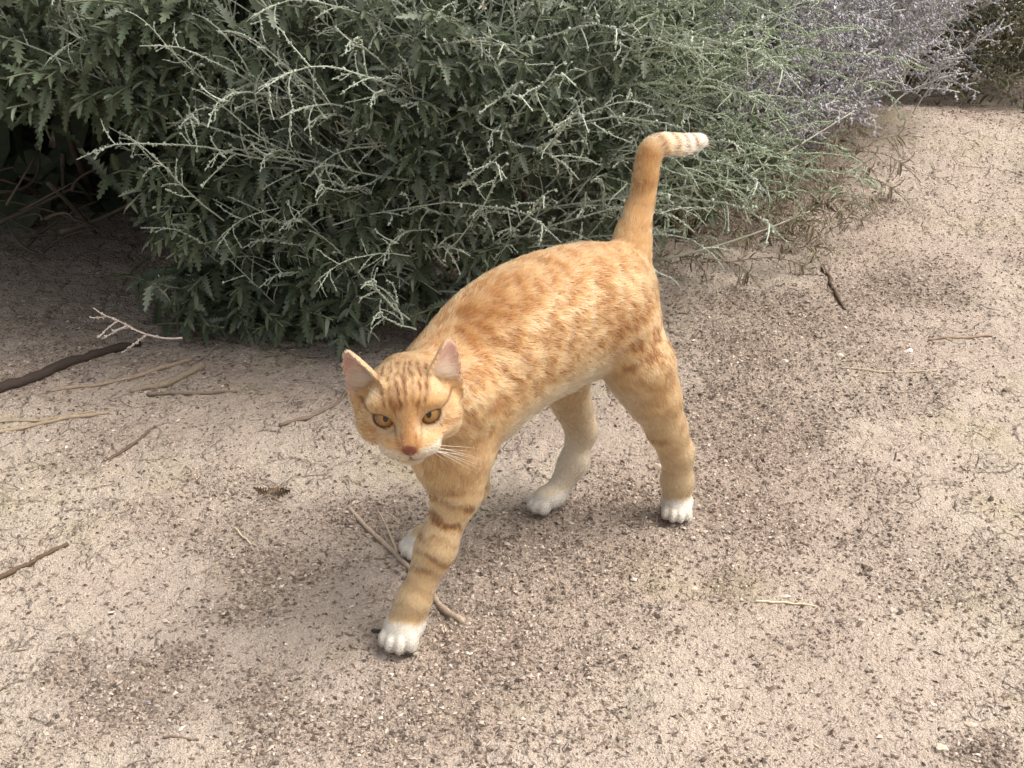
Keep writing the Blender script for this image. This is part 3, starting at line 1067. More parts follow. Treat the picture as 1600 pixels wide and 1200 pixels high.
bm = bmesh.new()
bmesh.ops.create_uvsphere(bm, u_segments=24, v_segments=16, radius=1.0)
for v_ in bm.verts:
    x, y, z = v_.co
    k = .05 + 1.0 * (z * .5 + .5) ** 1.0
    zz = math.copysign(abs(z) ** .6, z)
    p = H(math.copysign(abs(x) ** .8, x) * .0058 * k, .0506 + y * .0014 - .0022 * zz, -.0112 + zz * .0034) - CO
    # nostrils
    v_.co = p
nose_me = bpy.data.meshes.new('nose'); bm.to_mesh(nose_me); bm.free()
for p_ in nose_me.polygons: p_.use_smooth = True
mn = NT('nose_leather')
nz = mn.noise(None, 900, 2); tcn = mn.n('ShaderNodeTexCoord'); mn.l(tcn.outputs['Object'], nz.inputs['Vector'])
mn.l(mn.ramp(nz.outputs['Fac'], [(.35, tuple(C_NOSE * .75)), (.7, tuple(C_NOSE * 1.1))]).outputs['Color'], mn.b.inputs['Base Color'])
mn.b.inputs['Roughness'].default_value = .45
link('nose', nose_me, cat, mn.m)

me_ = NT('eye_iris')
tc = me_.n('ShaderNodeTexCoord')
sep = me_.n('ShaderNodeSeparateXYZ'); me_.l(tc.outputs['Object'], sep.inputs[0])
cx = me_.math('MULTIPLY', sep.outputs['X'], 1.45)
r2_ = me_.math('SQRT', me_.math('ADD', me_.math('MULTIPLY', cx, cx), me_.math('MULTIPLY', sep.outputs['Y'], sep.outputs['Y'])))
r1_ = me_.math('SQRT', me_.math('ADD', me_.math('MULTIPLY', sep.outputs['X'], sep.outputs['X']), me_.math('MULTIPLY', sep.outputs['Y'], sep.outputs['Y'])))
ir = me_.ramp(me_.math('MULTIPLY', r1_, 100.0), [(.0, srgb(126, 92, 42)), (.30, srgb(156, 116, 56)), (.55, srgb(140, 100, 50)), (.74, srgb(80, 54, 30)), (.84, srgb(24, 16, 12))])
fz = me_.noise(tc.outputs['Object'], 700, 3); 
irc = me_.mix(.35, ir.outputs['Color'], fz.outputs['Color'], 'OVERLAY')
pu = me_.ramp(me_.math('MULTIPLY', r2_, 100.0), [(.25, (0, 0, 0)), (.30, (1, 1, 1))])
me_.l(me_.mix(pu.outputs['Color'], srgb(12, 9, 8), irc), me_.b.inputs['Base Color'])
me_.b.inputs['Roughness'].default_value = .12
me_.b.inputs['Coat Weight'].default_value = .35
me_.b.inputs['Coat Roughness'].default_value = .03
bm = bmesh.new()
bmesh.ops.create_uvsphere(bm, u_segments=40, v_segments=28, radius=EYE_R)
eye_me = bpy.data.meshes.new('eye'); bm.to_mesh(eye_me); bm.free()
for p_ in eye_me.polygons: p_.use_smooth = True
eye_me.materials.append(me_.m)
for (ec, sx) in EYES:
    o = link('eye', eye_me, cat)
    gz = np.array((0.0, 0.0, CAM_H)) - ec; gz /= np.linalg.norm(gz)
    gz = gz * .75 + hy * .25 - hz * .10
    q = Vector(gz).to_track_quat('Z', 'Y')
    o.location = tuple(ec - CO)
    o.rotation_euler = q.to_euler()
# ------------------------------------------------------------------ shrubs
def leaf_mesh(seed, lobes=6, width=.17, droop=.22, fold=.25, toothed=True):
    r = np.random.default_rng(seed)
    V, F = [], []
    def pt(x, y):
        V.append((x, y, -droop * y * y + fold * abs(x) + r.normal(0, .006)))
        return len(V) - 1
    ys = np.linspace(.08, .93, lobes + 1)
    prof = lambda y: width * (math.sin(math.pi * min(1, .12 + .88 * y) ** .8) ** .7) * 1.02 + .012
    mid = [pt(0, 0)] + [pt(0, y) for y in ys] + [pt(0, 1.0)]
    for sg in (-1, 1):
        nt = [pt(sg * prof(y) * (.38 if toothed else .95), y) for y in ys]
        for k in range(lobes):
            ym = ys[k] * .45 + ys[k + 1] * .55 + (.05 if toothed else 0)
            t = pt(sg * prof(ym) * r.uniform(.92, 1.12), ym + r.normal(0, .008))
            a, b, c, d = mid[k + 1], nt[k], nt[k + 1], mid[k + 2]
            tr = [(a, b, t), (a, t, d), (t, c, d)]
            F += tr if sg > 0 else [x[::-1] for x in tr]
        tr = [(mid[0], nt[0], mid[1]), (mid[-2], nt[-1], mid[-1])]
        F += tr if sg > 0 else [x[::-1] for x in tr]
    return np.array(V), np.array(F)

LEAFV = [leaf_mesh(301 + k, lobes=(6, 7, 5, 6)[k % 4], width=(.19, .16, .20, .17)[k % 4], droop=(.18, .34, .10, .26)[k % 4], fold=(.25, .45, .15, .35)[k % 4]) for k in range(4)]
LEAFV += [leaf_mesh(311 + k, lobes=2, width=(.13, .10)[k], droop=(.2, .35)[k], fold=.4, toothed=False) for k in range(2)]

LEAFV.append(leaf_mesh(320, lobes=2, width=.30, droop=.3, fold=.3, toothed=False))     # broad, for the inner mass

ml = NT('shrub_leaf')
at = ml.n('ShaderNodeAttribute', attribute_name='col')
oi = ml.n('ShaderNodeObjectInfo')
tc = ml.n('ShaderNodeTexCoord')
nz = ml.noise(tc.outputs['Object'], 120, 3)
v1 = ml.mix(.30, at.outputs['Color'], nz.outputs['Fac'], 'OVERLAY')
hs = ml.n('ShaderNodeHueSaturation')
ml.l(v1, hs.inputs['Color'])
rv = ml.n('ShaderNodeMapRange'); rv.inputs['To Min'].default_value = .85; rv.inputs['To Max'].default_value = 1.2
ml.l(oi.outputs['Random'], rv.inputs['Value']); ml.l(rv.outputs[0], hs.inputs['Value'])
ml.l(hs.outputs[0], ml.b.inputs['Base Color'])
ml.b.inputs['Roughness'].default_value = .62
ml.b.inputs['Specular IOR Level'].default_value = .3
tr_ = ml.n('ShaderNodeBsdfTranslucent'); ml.l(hs.outputs[0], tr_.inputs['Color'])
mxs = ml.n('ShaderNodeMixShader'); mxs.inputs[0].default_value = .18
ml.l(ml.b.outputs[0], mxs.inputs[1]); ml.l(tr_.outputs[0], mxs.inputs[2]); ml.l(mxs.outputs[0], ml.out.inputs['Surface'])

mst = NT('shrub_stem')
at = mst.n('ShaderNodeAttribute', attribute_name='col')
tc = mst.n('ShaderNodeTexCoord')
nz = mst.noise(tc.outputs['Object'], 220, 3)
mst.l(mst.mix(.4, at.outputs['Color'], nz.outputs['Fac'], 'OVERLAY'), mst.b.inputs['Base Color'])
mst.b.inputs['Roughness'].default_value = .85
mst.b.inputs['Specular IOR Level'].default_value = .15

L_GREEN = [srgb_np(99, 109, 84), srgb_np(90, 101, 78), srgb_np(110, 119, 95), srgb_np(85, 95, 71)]
L_GREY = [srgb_np(122, 131, 112), srgb_np(134, 142, 124)]
S_SILV = srgb_np(170, 177, 160); S_LAV = srgb_np(165, 163, 169); S_WOOD = srgb_np(112, 98, 82)

LEAF_MESHES = {}
def leaf_data(var, ci):
    key = (var, ci)
    if key not in LEAF_MESHES:
        V, F = LEAFV[var]
        me = mesh_np('leaf', V, F, False)
        c = (L_GREEN + L_GREY)[ci]
        set_col(me, np.tile(c, (len(V), 1)))
        me.materials.append(ml.m)
        LEAF_MESHES[key] = me
    return LEAF_MESHES[key]

def frame(D, upv):
    D = D / (np.linalg.norm(D) + 1e-9)
    N = upv - D * (D @ upv)
    N /= np.linalg.norm(N) + 1e-9
    X = np.cross(D, N)
    return np.stack((X, D, N), 1)       # columns

def bez(a, b, c, n):
    t = np.linspace(0, 1, n)[:, None]
    return a * (1 - t) ** 2 + 2 * b * t * (1 - t) + c * t * t

def unit(v):
    v = np.asarray(v, float)
    return v / (np.linalg.norm(v) + 1e-9)

# ---- flower spikes: thin felted stalks with short side stalks, knobbly with old calyces and hooked at the tip
def spike_mesh(seed, L, nb, blen, knob, col, thick=.0010, hook=1.0, leafy=0, lcols=None, stalk_col=None):
    r = np.random.default_rng(seed)
    A = Acc()
    def stalk(p0, d, ln, curl, rad, depth, ks):
        n = 12 if depth == 0 else 7
        pts = [p0]
        d = unit(d)
        bend = unit(np.cross(d, r.normal(0, 1, 3) + np.array((0, 0, .6)))) * curl * r.uniform(.3, 1.2)
        hk = hook * r.uniform(.2, 1.5)
        for k in range(n):
            f = max(0.0, (k / n - .62) / .38)
            d = unit(d + bend / n + (np.array((0, 0, -1.0)) + .8 * bend) * f * hk / n * 2.2 + r.normal(0, .07, 3))
            pts.append(pts[-1] + d * ln / n)
        pts = np.array(pts)
        cc = col * r.uniform(.85, 1.12)
        A.tube(pts, np.linspace(rad, rad * .55, n + 1), 4, cc if stalk_col is None else stalk_col * r.uniform(.85, 1.1))
        # knobs
        nk = int(ln / ks)
        for q in range(nk):
            t = r.uniform(.25 if depth == 0 else .1, 1.0)
            i = min(int(t * n), n - 1)
            p = pts[i] + (pts[i + 1] - pts[i]) * (t * n - i)
            rr = knob * r.uniform(.6, 1.25)
            V = OCT * rr * np.array((1, 1, 1.2)) + r.normal(0, rr * .3, (6, 3)) + p + unit(r.normal(0, 1, 3)) * rr * .8
            A.add(V, OCF, cc * r.uniform(.85, 1.15))
        return pts
    main = stalk(np.zeros(3), (0, 1, .05), L, .9, thick, 0, .0045)
    for k in range(nb):
        t = r.uniform(.18, .95)
        i = min(int(t * 12), 11)
        p = main[i] + (main[i + 1] - main[i]) * (t * 12 - i)
        T = unit(main[i + 1] - main[i])
        sd_ = unit(np.cross(T, r.normal(0, 1, 3)))
        stalk(p, T * .75 + sd_ * .8, blen * r.uniform(.5, 1.25) * (1.15 - .6 * t), 1.3, thick * .75, 1, .0036)
    for k in range(leafy):
        t = r.uniform(.05, .8)
        i = min(int(t * 12), 11)
        T = unit(main[i + 1] - main[i]); sd_ = unit(np.cross(T, r.normal(0, 1, 3)))
        V, F = LEAFV[4 + k % 2]
        M = frame(T * .7 + sd_ * .9 + np.array((0, 0, -.2)), unit(np.array((0, 0, 1)) + r.normal(0, .4, 3)))
        A.add((V * r.uniform(.012, .024)) @ M.T + main[i], F, (lcols or (L_GREEN + L_GREY))[r.integers(len(lcols) if lcols else 6)])
    me = A.mesh('flower_spike', False)
    me.materials.append(mst.m)
    return me
SPL = (.20, .26, .15, .23, .31, .18)
SPK = [spike_mesh(400 + k, SPL[k], (7, 9, 6, 8, 10, 7)[k], (.050, .055, .045, .065, .055, .045)[k], .0014, S_SILV, .0012, 2.0) for k in range(6)]
SPK_FINE = [spike_mesh(420 + k, (.20, .25, .17, .28)[k], (9, 11, 8, 11)[k], .055, .0014, srgb_np(152, 162, 138), .0013, 1.4, 12) for k in range(4)]
SPK_LAV = [spike_mesh(440 + k, (.20, .24, .17, .22)[k], (12, 14, 11, 13)[k], .060, .0021, S_LAV, .0015, .5, 0, None, srgb_np(182, 177, 168)) for k in range(4)]
SPK_DULL = [spike_mesh(460 + k, (.15, .18, .13)[k], (10, 11, 9)[k], .05, .0020, srgb_np(122, 118, 100), .0012, 1.0, 16, [srgb_np(104, 104, 80), srgb_np(114, 110, 88), srgb_np(94, 98, 72)]) for k in range(3)]

# ---- front surface of the big shrub as a place in the world
XS = np.array((-2.0, -.9, -.45, -.2, .02, .12, .22, .34, .46, .60, .80, 1.0))
Y0 = np.array((1.60, 1.55, 1.52, 1.50, 1.50, 1.56, 1.66, 1.82, 2.05, 2.30, 2.62, 3.0))
def front(x, z):
    y = float(np.interp(x, XS, Y0))
    y -= .09 * math.sin(math.pi * min(max(z, 0), .6) / .6)
    y += .05 * math.sin(9 * x + 5 * z) * math.cos(7 * z - 4 * x)
    cave = float(sstep(-.40, -.47, np.array(x + .30 * (z - .1)))) * float(sstep(.30, .24, np.array(z)))
    return y + cave * .75
def hit_front(px, py, off=0.0):
    d = ray(px, py)
    for Y in np.arange(1.2, 3.4, .02):
        p = np.array((0, 0, CAM_H)) + d * (Y / d[1])
        if p[2] < .015:
            return None
        if Y >= front(p[0], p[2]) + off:
            return p
    return None
CORE = np.array((-.05, 2.25, .05))

leaves = []      # (M 3x3, position, size, variant, colour index)
stems_main = []
def leaf_at(p, D, size, var, ci, r, upv=None):
    if upv is None:
        upv = unit(np.array((0, -.35, 1.0)) + r.normal(0, .35, 3))
    leaves.append((frame(D, upv), p, size, var, ci))

def shoot(tip, r, length, size, pairs, grey=.2, dirv=None, rad=.0016):
    """a leafy shoot ending at tip; leaves in opposite pairs, smaller to the tip"""
    inward = unit(CORE + np.array((tip[0] * .5, 0, 0)) - tip)
    if dirv is None:
        dirv = unit(-inward * .7 + np.array((r.normal(0, .55), -.25, r.uniform(-.25, .55))))
    a = tip - dirv * length
    mid = (a + tip) / 2 + np.array((0, 0, r.uniform(.005, .03)))
    pts = bez(a, mid, tip, 7)
    stems_main.append((pts, np.linspace(rad, rad * .6, 7), srgb_np(120, 124, 100) * r.uniform(.8, 1.1)))
    ph = r.uniform(0, math.pi)
    for k in range(pairs):
        t = .12 + .88 * (k + .5) / pairs
        i = min(int(t * 6), 5)
        p = pts[i] + (pts[i + 1] - pts[i]) * (t * 6 - i)
        T = unit(pts[i + 1] - pts[i])
        u = unit(np.cross(T, np.array((.1, .2, 1))))
        w = np.cross(T, u)
        ph += math.pi / 2 + r.normal(0, .25)
        sz = size * (1.12 - .55 * t ** 2) * r.uniform(.8, 1.15)
        for sg in (0, math.pi):
            rd = math.cos(ph + sg) * u + math.sin(ph + sg) * w
            D = unit(T * (.45 + .45 * t) + rd * .9 + np.array((0, 0, -.32)) + r.normal(0, .12, 3))
            var = int(r.integers(4)) if t < .9 else 4 + int(r.integers(2))
            ci = int(r.integers(4)) if r.random() > grey else 4 + int(r.integers(2))
            leaf_at(p, D, sz if t < .9 else sz * .7, var, ci, r)
    return a

r = np.random.default_rng(500)
roots = []
# (px range, py range, count, leaf length, pairs, greyness, layers)
ZONES = [((-160, 330), (-60, 300), 95, .042, 6, .10), ((170, 560), (250, 560), 95, .042, 6, .15), ((330, 700), (-60, 330), 84, .038, 6, .25),
         ((520, 960), (150, 540), 100, .033, 6, .35), ((680, 1130), (-60, 260), 112, .027, 6, .40), ((930, 1240), (180, 400), 40, .020, 5, .5)]
for (xr, yr, n, size, pairs, grey) in ZONES:
    for k in range(n):
        for off in ((0.0, .09 + .09 * r.random()) if k % 2 else (0.0,)):
            px, py = r.uniform(*xr), r.uniform(*yr)
            p = hit_front(px, py, off)
            if p is None:
                continue
            if p[1] > 1.85 and px < 300 or px < 185 and py > 190:
                continue
            if px > 900 and py > 300 and p[2] < .06:
                continue
            a = shoot(p, r, r.uniform(.10, .17), size, pairs, grey)
            roots.append(a)

shrub = tag(link('shrub', None), 'big grey-green shrub with toothed leaves and silvery spikes behind the cat', 'shrub')
BASE = np.array((-.05, 2.15, 0.0))
shrub.location = tuple(BASE)

# inner and upper foliage: what makes the inside dark
fill = []
for k in range(5200):
    x = r.uniform(-1.5, .85)
    z = r.uniform(.02, .95)
    y = front(x, min(z, .5)) + r.uniform(.24, .90)
    if z > .5:
        y = front(x, .5) + r.uniform(.05, .9) + (z - .5) * .7
    if x < -.40 and z < .29 and y < 2.2:
        continue
    if x > .15 and z < .10:
        continue
    if y > 3.2:
        continue
    D = unit(np.array((r.normal(0, .8), -.6 + r.normal(0, .5), r.normal(-.15, .6))))
    fill.append((frame(D, unit(np.array((0, -.2, 1)) + r.normal(0, .6, 3))), np.array((x, y, z)), r.uniform(.04, .07), 6 if y > front(x, min(z, .5)) + .22 else 4 + int(r.integers(2)), int(r.integers(4))))
for k in range(4600):        # back and roof of the hollow on the left, and an unseen skirt added to block light
    x = r.uniform(-1.7, -.15); w_ = r.random()
    if w_ < .35:
        p = np.array((x, r.uniform(1.95, 2.4), r.uniform(.0, .5)))
    elif w_ < .62:
        p = np.array((x, r.uniform(1.62, 2.2), r.uniform(.30, .46)))
    else:
        p = np.array((r.uniform(-1.6, -.80), r.uniform(1.22, 2.2), r.uniform(.0, .85)))
        if p[1] < 1.5 and p[0] > -.86: continue
    D = unit(np.array((r.normal(0, .8), -.6 + r.normal(0, .5), r.normal(-.3, .6))))
    fill.append((frame(D, unit(np.array((0, -.2, 1)) + r.normal(0, .6, 3))), p, r.uniform(.06, .10) if w_ < .62 else r.uniform(.04, .065), 6 if w_ < .62 else int(r.integers(4)), int(r.integers(4))))
for k in range(1000):        # closes the view through the shrub
    p = np.array((r.uniform(-1.2, .35), r.uniform(2.35, 3.0), r.uniform(.02, .5)))
    D = unit(np.array((r.normal(0, .8), -.3, r.normal(-.3, .6))))
    fill.append((frame(D, unit(np.array((0, -1, .3)) + r.normal(0, .5, 3))), p, r.uniform(.07, .11), 6, int(r.integers(4))))
for k in range(1500):        # canopy edge above the picture
    x = r.uniform(-1.5, .9); z = r.uniform(.42, .85)
    y = front(x, .5) + r.uniform(.0, .2) + (z - .45) * .6
    D = unit(np.array((r.normal(0, .8), -.6, r.normal(-.15, .6))))
    fill.append((frame(D, unit(np.array((0, -.2, 1)) + r.normal(0, .5, 3))), np.array((x, y, z)), r.uniform(.03, .05), int(r.integers(4)), int(r.integers(5))))

keep_ = []
for q in fill:
    (pq,), (dq,) = project(q[1] + q[0][:, 1] * q[2] * .5)
    seen_ = -120 < pq[0] < 1720 and -120 < pq[1] < 1300
    if seen_ and q[2] > .035 and q[1][1] < float(np.interp(q[1][0], XS, Y0)) + .06:
        continue
    keep_.append(q)
fill = keep_
# the leaves that show largest are objects of their own, the rest one mass
lp = np.array([q[1] + q[0][:, 1] * q[2] * .5 for q in leaves])
pix, dep = project(lp)
siz = np.array([q[2] for q in leaves]) / dep * np.array([abs(q[0][:, 2] @ unit(np.array((0, 0, CAM_H)) - q[1])) for q in leaves])
inside = (pix[:, 0] > 5) & (pix[:, 0] < 1595) & (pix[:, 1] > 5) & (pix[:, 1] < 1195)
cell = (pix // 34).astype(int)
front_of = {}
for k in np.argsort(dep):
    if inside[k]:
        front_of.setdefault(tuple(cell[k]), k)
cand = np.array(sorted(front_of.values(), key=lambda k: -siz[k]))
own = set(int(k) for k in cand[:300])
A = Acc()
cols_all = L_GREEN + L_GREY
for k, (M, p, sz, var, ci) in enumerate(leaves):
    if k in own:
        o = link('leaf', leaf_data(var, ci), shrub)
        m4 = Matrix.Identity(4)
        for i_ in range(3):
            for j_ in range(3):
                m4[i_][j_] = float(M[i_, j_] * sz)
            m4[i_][3] = float(p[i_] - BASE[i_])
        o.matrix_local = m4
    else:
        V, F = LEAFV[var]
        A.add((V * sz) @ M.T + p - BASE, F, cols_all[ci] * r.uniform(.8, 1.15))
for (M, p, sz, var, ci) in fill:
    V, F = LEAFV[var]
    A.add((V * sz) @ M.T + p - BASE, F, cols_all[ci] * r.uniform(.7, 1.0))
tag(link('foliage', A.mesh('foliage', False), shrub, ml.m), None, None, None, 'stuff')

# stems: the shoots' own stalks in one mass, the woody branches one by one
A = Acc()
for pts, rad, col in stems_main:
    A.tube(pts - BASE, rad, 4, col)
tag(link('shoot_stalks', A.mesh('shoot_stalks'), shrub, mst.m), None, None, None, 'stuff')
def stem_obj(name, pts, r0, r1, col, parent, base, sides=6):
    A = Acc()
    n = len(pts)
    A.tube(np.asarray(pts) - base, np.linspace(r0, r1, n) * (1 + .12 * np.sin(np.arange(n) * 2.3)), sides, col)
    return link(name, A.mesh(name), parent, mst.m)
for k in range(46):
    tgt = roots[int(r.integers(len(roots)))]
    b0 = BASE + np.array((r.normal(0, .18) + tgt[0] * .45, r.normal(-.05, .15), 0))
    mid = (b0 + tgt) / 2 + np.array((0, 0, r.uniform(.02, .16)))
    pts = bez(b0, mid, tgt, 10) + r.normal(0, .006, (10, 3))
    stem_obj('branch', pts, r.uniform(.0035, .007), .0016, S_WOOD * r.uniform(.6, 1.0), shrub, BASE)
# bare branches in the hollow on the left
for (pp, Y, r0) in [(((-20, 355), (60, 320), (120, 290)), 1.80, .0035), (((40, 385), (90, 345), (150, 315)), 1.85, .003), (((75, 285), (120, 330), (150, 365)), 1.80, .004),
                    (((95, 362), (160, 340), (235, 300)), 1.72, .0035), (((0, 300), (50, 285), (60, 240)), 1.9, .003), (((98, 240), (100, 300), (108, 330)), 1.95, .004), (((10, 320), (45, 262), (58, 240)), 1.7, .0018),
                    (((30, 275), (100, 295), (165, 305)), 1.95, .003), (((135, 250), (130, 300), (150, 330)), 2.0, .0035)]:
    q = [at_y(x, y, Y + .03 * i) for i, (x, y) in enumerate(pp)]
    stem_obj('branch', bez(q[0], q[1] * 2 - (q[0] + q[2]) / 2, q[2], 9), r0, r0 * .6, srgb_np(100, 90, 78), shrub, BASE)

for k in range(16):
    px, py = r.uniform(-60, 190), r.uniform(235, 400)
    p = at_y(px, py, r.uniform(1.68, 1.95))
    p[2] = max(p[2], .012)
    a_ = r.uniform(0, 2 * math.pi); L_ = r.uniform(.06, .16)
    e_ = p + np.array((math.cos(a_) * L_, math.sin(a_) * L_ * .5, r.uniform(-.03, .06)))
    e_[2] = max(e_[2], .01)
    stem_obj('branch', bez(p, (p + e_) / 2 + r.normal(0, .012, 3), e_, 7), r.uniform(.0014, .003), .0009, srgb_np(104, 94, 82) * r.uniform(.6, 1.1), shrub, BASE, 5)
# flower spikes
def put_spike(me, p, d, parent, base, roll, sc=1.0):
    o = link('flower_spike', me, parent)
    M = frame(unit(d), unit(np.array((math.sin(roll), -.3, math.cos(roll)))))
    m4 = Matrix.Identity(4)
    for i_ in range(3):
        for j_ in range(3):
            m4[i_][j_] = float(M[i_, j_] * sc)
        m4[i_][3] = float(p[i_] - base[i_])
    o.matrix_local = m4
    return o
def aim(px, py, ang, toward):
    """a heading seen as angle ang in the picture plane (degrees, 0 right, 90 up), leaning out of the shrub by toward"""
    a = R(ang)
    up = np.array((0, math.sin(PITCH), math.cos(PITCH)))
    return unit(np.array((1, 0, 0)) * math.cos(a) + up * math.sin(a) + np.array((0, -1, 0)) * toward)
SZ = [((200, 620), (-20, 260), 44, (25, 160), SPK, .9), ((440, 720), (220, 520), 40, (95, 170), SPK, .8), ((560, 1000), (60, 440), 40, (15, 60), SPK, .9), ((560, 1000), (60, 440), 40, (100, 165), SPK, .85),
      ((600, 940), (260, 480), 18, (8, 45), SPK, 1.0), ((880, 1130), (-30, 340), 78, (5, 85), SPK_FINE, .85), ((0, 250), (-30, 130), 10, (20, 170), SPK, .7), ((200, 420), (260, 480), 8, (100, 170), SPK, .6)]
nsp = 0
for (xr, yr, n, angs, meshes, sc) in SZ:
    for k in range(n):
        px, py = r.uniform(*xr), r.uniform(*yr)
        p = hit_front(px, py, .02)
        if p is None:
            continue
        a = r.uniform(*angs)
        put_spike(meshes[int(r.integers(len(meshes)))], p + np.array((0, .035, -.01)), aim(px, py, a, r.uniform(.3, .9)), shrub, BASE, r.uniform(-.6, .6), sc * r.uniform(.75, 1.15))
        nsp += 1
A = Acc()
def bake(me, p, d, roll, sc):
    n_ = len(me.vertices)
    V = np.empty(n_ * 3, np.float32); me.vertices.foreach_get('co', V)
    F = np.empty(len(me.polygons) * 3, np.int32); me.polygons.foreach_get('vertices', F)
    C_ = np.empty(n_ * 4, np.float32); me.attributes['col'].data.foreach_get('color', C_)
    M = frame(unit(d), unit(np.array((math.sin(roll), -.3, math.cos(roll)))))
    A.add((V.reshape(-1, 3) * sc) @ M.T + p - BASE, F.reshape(-1, 3), C_.reshape(-1, 4)[:, :3])
for (xr, yr, n, angs, meshes, sc) in [((240, 640), (-20, 240), 34, (40, 150), SPK, .7), ((560, 1000), (0, 300), 62, (30, 150), SPK, .75), ((460, 900), (250, 500), 34, (30, 160), SPK, .6), ((860, 1120), (-20, 280), 26, (20, 90), SPK, .8)]:
    for k in range(n):
        px, py = r.uniform(*xr), r.uniform(*yr)
        p = hit_front(px, py, .02)
        if p is not None:
            bake(meshes[int(r.integers(len(meshes)))], p + np.array((0, .04, -.01)), aim(px, py, r.uniform(*angs), r.uniform(.2, .8)), r.uniform(-.6, .6), sc * r.uniform(.7, 1.15))
tag(link('sprigs', A.mesh('sprigs', False), shrub, mst.m), None, None, None, 'stuff')
# particular sprigs of the photograph
for (a, b, Ya, Yb, me, sc) in [((520, 352), (900, 270), 1.42, 1.40, SPK[4], 1.25), ((700, 390), (905, 275), 1.40, 1.38, SPK[1], 1.0),
                               ((640, 500), (520, 425), 1.36, 1.33, SPK[2], .8), ((650, 515), (535, 490), 1.36, 1.32, SPK[2], .75), ((640, 400), (500, 385), 1.38, 1.34, SPK[3], .8),
                               ((350, 345), (225, 235), 1.42, 1.38, SPK[0], .9), ((330, 130), (175, 90), 1.44, 1.40, SPK[1], .8), ((560, 300), (450, 300), 1.4, 1.36, SPK[2], .9)]:
    pa, pb = at_y(*a, Ya + .05), at_y(*b, Yb)
    L0 = SPL[SPK.index(me)]
    put_spike(me, pa, pb - pa, shrub, BASE, 0.2, np.linalg.norm(pb - pa) / L0)
    nsp += 1
SPK_WHITE = spike_mesh(495, .14, 6, .05, .0018, srgb_np(190, 178, 168), .0017, -1.2)
pa, pb = at_y(285, 528, 1.47), at_y(130, 562, 1.42)
put_spike(SPK_WHITE, pa, pb - pa, shrub, BASE, .1, np.linalg.norm(pb - pa) / .14)
for (pp, Ys) in [(((1060, 335), (1190, 262), (1335, 173)), (1.74, 1.80, 1.92)), (((1020, 408), (1140, 378), (1265, 330)), (1.66, 1.68, 1.74)), (((1000, 130), (1180, 60), (1380, 0)), (1.95, 2.1, 2.3)), (((950, 310), (1130, 250), (1210, 195)), (1.62, 1.72, 1.85))]:
    q = [at_y(x, y, Y) for (x, y), Y in zip(pp, Ys)]
    stem_obj('branch', bez(q[0], q[1] * 2 - (q[0] + q[2]) / 2, q[2], 12), .0021, .0009, srgb_np(158, 156, 138), shrub, BASE)

# ---- the lavender-grey shrub on the right
lav = tag(link('shrub', None), 'lavender-grey flowering shrub leaning to the right beyond the tail', 'shrub')
LB = np.array((.42, 2.75, 0.0)); lav.location = tuple(LB)
nl = 0
while nl < 285:
    px, py = r.uniform(1110, 1500), r.uniform(-60, 200)
    edge = 200 - .55 * (px - 1230) if px > 1230 else 200
    if py > edge:
        continue
    Y = float(np.interp(px, (1080, 1250, 1400, 1500), (1.80, 1.98, 2.22, 2.36))) + r.uniform(-.05, .25) + .0004 * max(0, 100 - py)
    p = at_y(px, py, Y)
    if p[2] < .03:
        continue
    nl += 1
    d = aim(px, py, r.uniform(5, 70), r.uniform(-.2, .4))
    put_spike(SPK_LAV[int(r.integers(4))], p - d * .13, d, lav, LB, r.uniform(-.8, .8), r.uniform(.75, 1.1))
A = Acc()
for k in range(4200):
    x, z = r.uniform(.25, .90), r.uniform(.06, .6)
    y = 2.16 + (x - .3) * .62 + r.uniform(.05, .7) - z * .1
    if z < .05 + .22 * (x - .4): continue
    D = unit(np.array((r.normal(.3, .8), -.5, r.normal(0, .6))))
    V, F = LEAFV[4 + k % 2]
    A.add((V * r.uniform(.016, .030)) @ frame(D, unit(np.array((0, -.2, 1)) + r.normal(0, .6, 3))).T + np.array((x, y, z)) - LB, F, (L_GREY + [S_LAV * .55])[int(r.integers(3))] * .85)
tag(link('foliage', A.mesh('foliage', False), lav, ml.m), None, None, None, 'stuff')
for k in range(22):
    b0 = LB + np.array((r.normal(0, .10), r.normal(0, .10), 0))
    e = np.array((r.uniform(.35, .95), 0, r.uniform(.12, .4))); e[1] = 2.1 + (e[0] - .3) * .75 + r.uniform(0, .2)
    stem_obj('branch', bez(b0, (b0 + e) / 2 + np.array((0, 0, .08)), e, 9), .005, .0015, S_WOOD * r.uniform(.7, 1.1), lav, LB)

# ---- the dull shrub in the far right corner
dul = tag(link('shrub', None), 'dull olive-brown shrub at the far right behind the dirt mound', 'shrub')
DB = np.array((1.10, 3.05, 0.0)); dul.location = tuple(DB)
for k in range(230):
    px, py = r.uniform(1390, 1680), r.uniform(-50, 150)
    p = at_y(px, py, 2.60 + r.uniform(-.05, .35) + .10 * (px < 1450))
    if p[2] < .03: continue
    d = aim(px, py, r.uniform(20, 160), r.uniform(-.1, .5))
    put_spike(SPK_DULL[int(r.integers(3))], p - d * .08, d, dul, DB, r.uniform(-.8, .8), r.uniform(.8, 1.2))
A = Acc()
for k in range(3000):
    x, z = r.uniform(.72, 1.9), r.uniform(.02, .75)
    y = 2.70 + r.uniform(.0, .6)
    D = unit(np.array((r.normal(0, .8), -.5, r.normal(0, .6))))
    V, F = LEAFV[4 + k % 2]
    A.add((V * r.uniform(.018, .034)) @ frame(D, unit(np.array((0, -.2, 1)) + r.normal(0, .6, 3))).T + np.array((x, y, z)) - DB, F, (srgb_np(90, 92, 68), srgb_np(100, 98, 76), srgb_np(82, 88, 62))[int(r.integers(3))])
tag(link('foliage', A.mesh('foliage', False), dul, ml.m), None, None, None, 'stuff')
